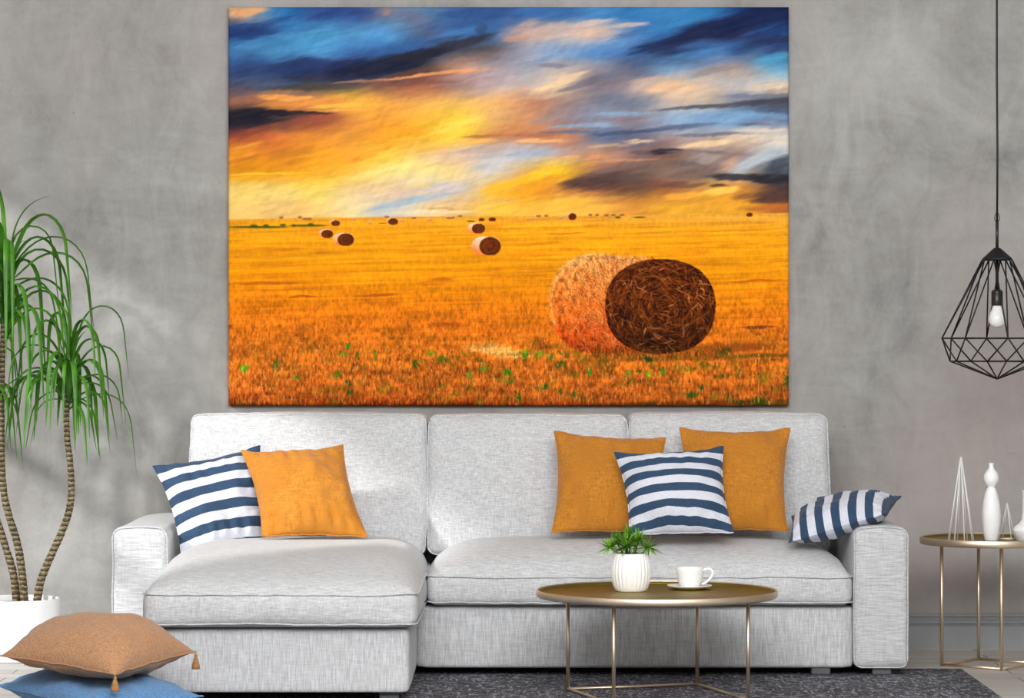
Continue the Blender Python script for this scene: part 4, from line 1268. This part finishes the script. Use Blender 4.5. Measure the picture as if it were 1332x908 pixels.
def spline(pts, n=8):
    out = []
    for i in range(len(pts) - 1):
        p0, p1, p2, p3 = [pts[max(0, min(len(pts) - 1, i + j))] for j in (-1, 0, 1, 2)]
        for k in range(n):
            t = k / n
            out.append(.5 * ((2 * p1) + (p2 - p0) * t + (2 * p0 - 5 * p1 + 4 * p2 - p3) * t * t + (3 * p1 - p0 - 3 * p2 + p3) * t ** 3))
    out.append(pts[-1])
    return out


def stem(pts, r0, r1):
    path = spline([P(x, y, d) for x, y, d in pts], 14)
    m = len(path)
    rn = random.Random(int(pts[0][0] * 10))
    jit = [rn.uniform(-.06, .06) for _ in range(m)]
    return Geo().add(*tube(path, lambda t: (r0 + (r1 - r0) * t) * (1 + (.10 if int(t * (m - 1)) % 2 else -.02) + jit[min(m - 1, int(t * (m - 1)))]), 14)).obj("stem", "bark", dr)


stem([(32, 784, 11.92), (28, 740, 11.92), (22, 705, 11.92), (12, 672, 11.91), (5, 640, 11.90), (2, 590, 11.90), (2, 530, 11.90), (3, 470, 11.90), (5, 420, 11.90)], .0160, .0105)
stem([(48, 784, 11.88), (53, 756, 11.88), (64, 728, 11.88), (80, 693, 11.89), (90, 664, 11.90), (93, 635, 11.90), (91, 600, 11.90), (87, 565, 11.90), (87, 520, 11.90), (90, 480, 11.90)], .0160, .0100)
stem([(22, 784, 11.96), (17, 745, 11.96), (8, 714, 11.97), (0, 688, 11.97), (-12, 650, 11.97), (-22, 600, 11.97), (-28, 540, 11.97), (-28, 500, 11.97)], .0155, .0100)


def crown(px0, py0, px1, py1, d, specs, seed):
    """a head of long strap leaves springing from the top of one stem"""
    rn = random.Random(seed)
    a, b = P(px0, py0, d), P(px1, py1, d)
    gq = Geo()
    for (n, L0, L1, e0, e1, bend, wd) in specs:
        for k in range(n):
            ph = 2 * math.pi * (k + rn.random() * .8) / n + seed
            el = R(rn.uniform(e0, e1))
            L = rn.uniform(L0, L1)
            p = a.lerp(b, rn.random())
            path = [p.copy()]
            M_ = 22
            s0, s1 = bend[0] * rn.uniform(.7, 1.3), bend[1] * rn.uniform(.85, 1.15)
            for i in range(M_):
                s_ = (i + .5) / M_
                q_ = max(0, min(1, (s_ - s0) / (s1 - s0)))
                e = el - (el + R(bend[2])) * (q_ * q_ * (3 - 2 * q_))
                dx, dy = math.cos(ph), math.sin(ph)
                if dy > 0:
                    dy *= .45
                q = path[-1] + Vector((dx * math.cos(e), dy * math.cos(e), math.sin(e))) * (L / M_)
                q.y = min(q.y, -.05 - .01 * rn.random())
                path.append(q)
            side = Vector((-math.sin(ph), math.cos(ph), 0))
            w0 = wd * rn.uniform(.8, 1.15)
            v, f, al = strap(path, lambda t: w0 * (min(1, .45 + t * 3.0)) * (1 - t ** 2.2) ** .8 + .0003, side, .32)
            gq.add(v, f, along=al)
    return gq.obj("foliage", "leaf", dr)


crown(4, 455, 8, 345, 11.9, [(17, .70, .98, 62, 84, (.14, .62, 84), .0135), (15, .55, .80, 35, 62, (.10, .62, 84), .0125), (9, .38, .60, 5, 35, (.05, .6, 80), .0115), (4, .34, .46, 74, 88, (.4, 1.3, 20), .012)], 1.0)
crown(88, 535, 92, 462, 11.9, [(18, .44, .64, 55, 80, (.14, .68, 84), .0110), (18, .38, .54, 25, 55, (.10, .7, 84), .0102), (10, .26, .38, 0, 28, (.04, .6, 80), .009), (5, .2, .28, 74, 88, (.4, 1.4, 20), .0095)], 2.3)
crown(-28, 525, -27, 470, 11.97, [(13, .38, .55, 50, 78, (.12, .6, 84), .0105), (12, .32, .46, 10, 50, (.08, .6, 84), .0098)], 4.1)

# ------------------------------------------------------------------ camera and light
cam = bpy.data.cameras.new("camera")
cam.sensor_width = 36.0
cam.lens = FPX / 1332.0 * 36.0
cam.clip_end = 100
co = bpy.data.objects.new("camera", cam)
COL.objects.link(co)
co.location = (0, -DCAM, HCAM)
co.rotation_euler = (R(90), 0, 0)
scene.camera = co

wd = bpy.data.worlds.new("daylight")
scene.world = wd
wd.use_nodes = True
bg = wd.node_tree.nodes["Background"]
bg.inputs["Color"].default_value = (1.0, 0.995, 0.985, 1)
bg.inputs["Strength"].default_value = 0.36

sun = bpy.data.lights.new("sun", "SUN")
sun.energy = 3.3
sun.angle = R(3.5)
sun.color = (1.0, 0.985, 0.96)
so = bpy.data.objects.new("sun", sun)
COL.objects.link(so)
so.location = (-6, -5, 5)
so.rotation_euler = Vector((.52, .40, -.36)).to_track_quat("-Z", "Y").to_euler()


def area(name, loc, target, sx, sy, power, col=(1, 1, 1)):
    l = bpy.data.lights.new(name, "AREA")
    l.shape = "RECTANGLE"
    l.size, l.size_y = sx, sy
    l.energy = power
    l.color = col
    o = bpy.data.objects.new(name, l)
    COL.objects.link(o)
    o.location = loc
    o.rotation_euler = (Vector(target) - Vector(loc)).to_track_quat("-Z", "Y").to_euler()
    return o


area("front_fill_light", (0.25, -7.6, 3.3), (0.45, 0, 0.8), 4.0, 2.2, 440)  # added fill from high in front; no window stands there

vs = scene.view_settings
vs.view_transform = "Standard"
vs.look = "None"
vs.exposure = 0.0
vs.gamma = 1.0
vs.use_curve_mapping = False
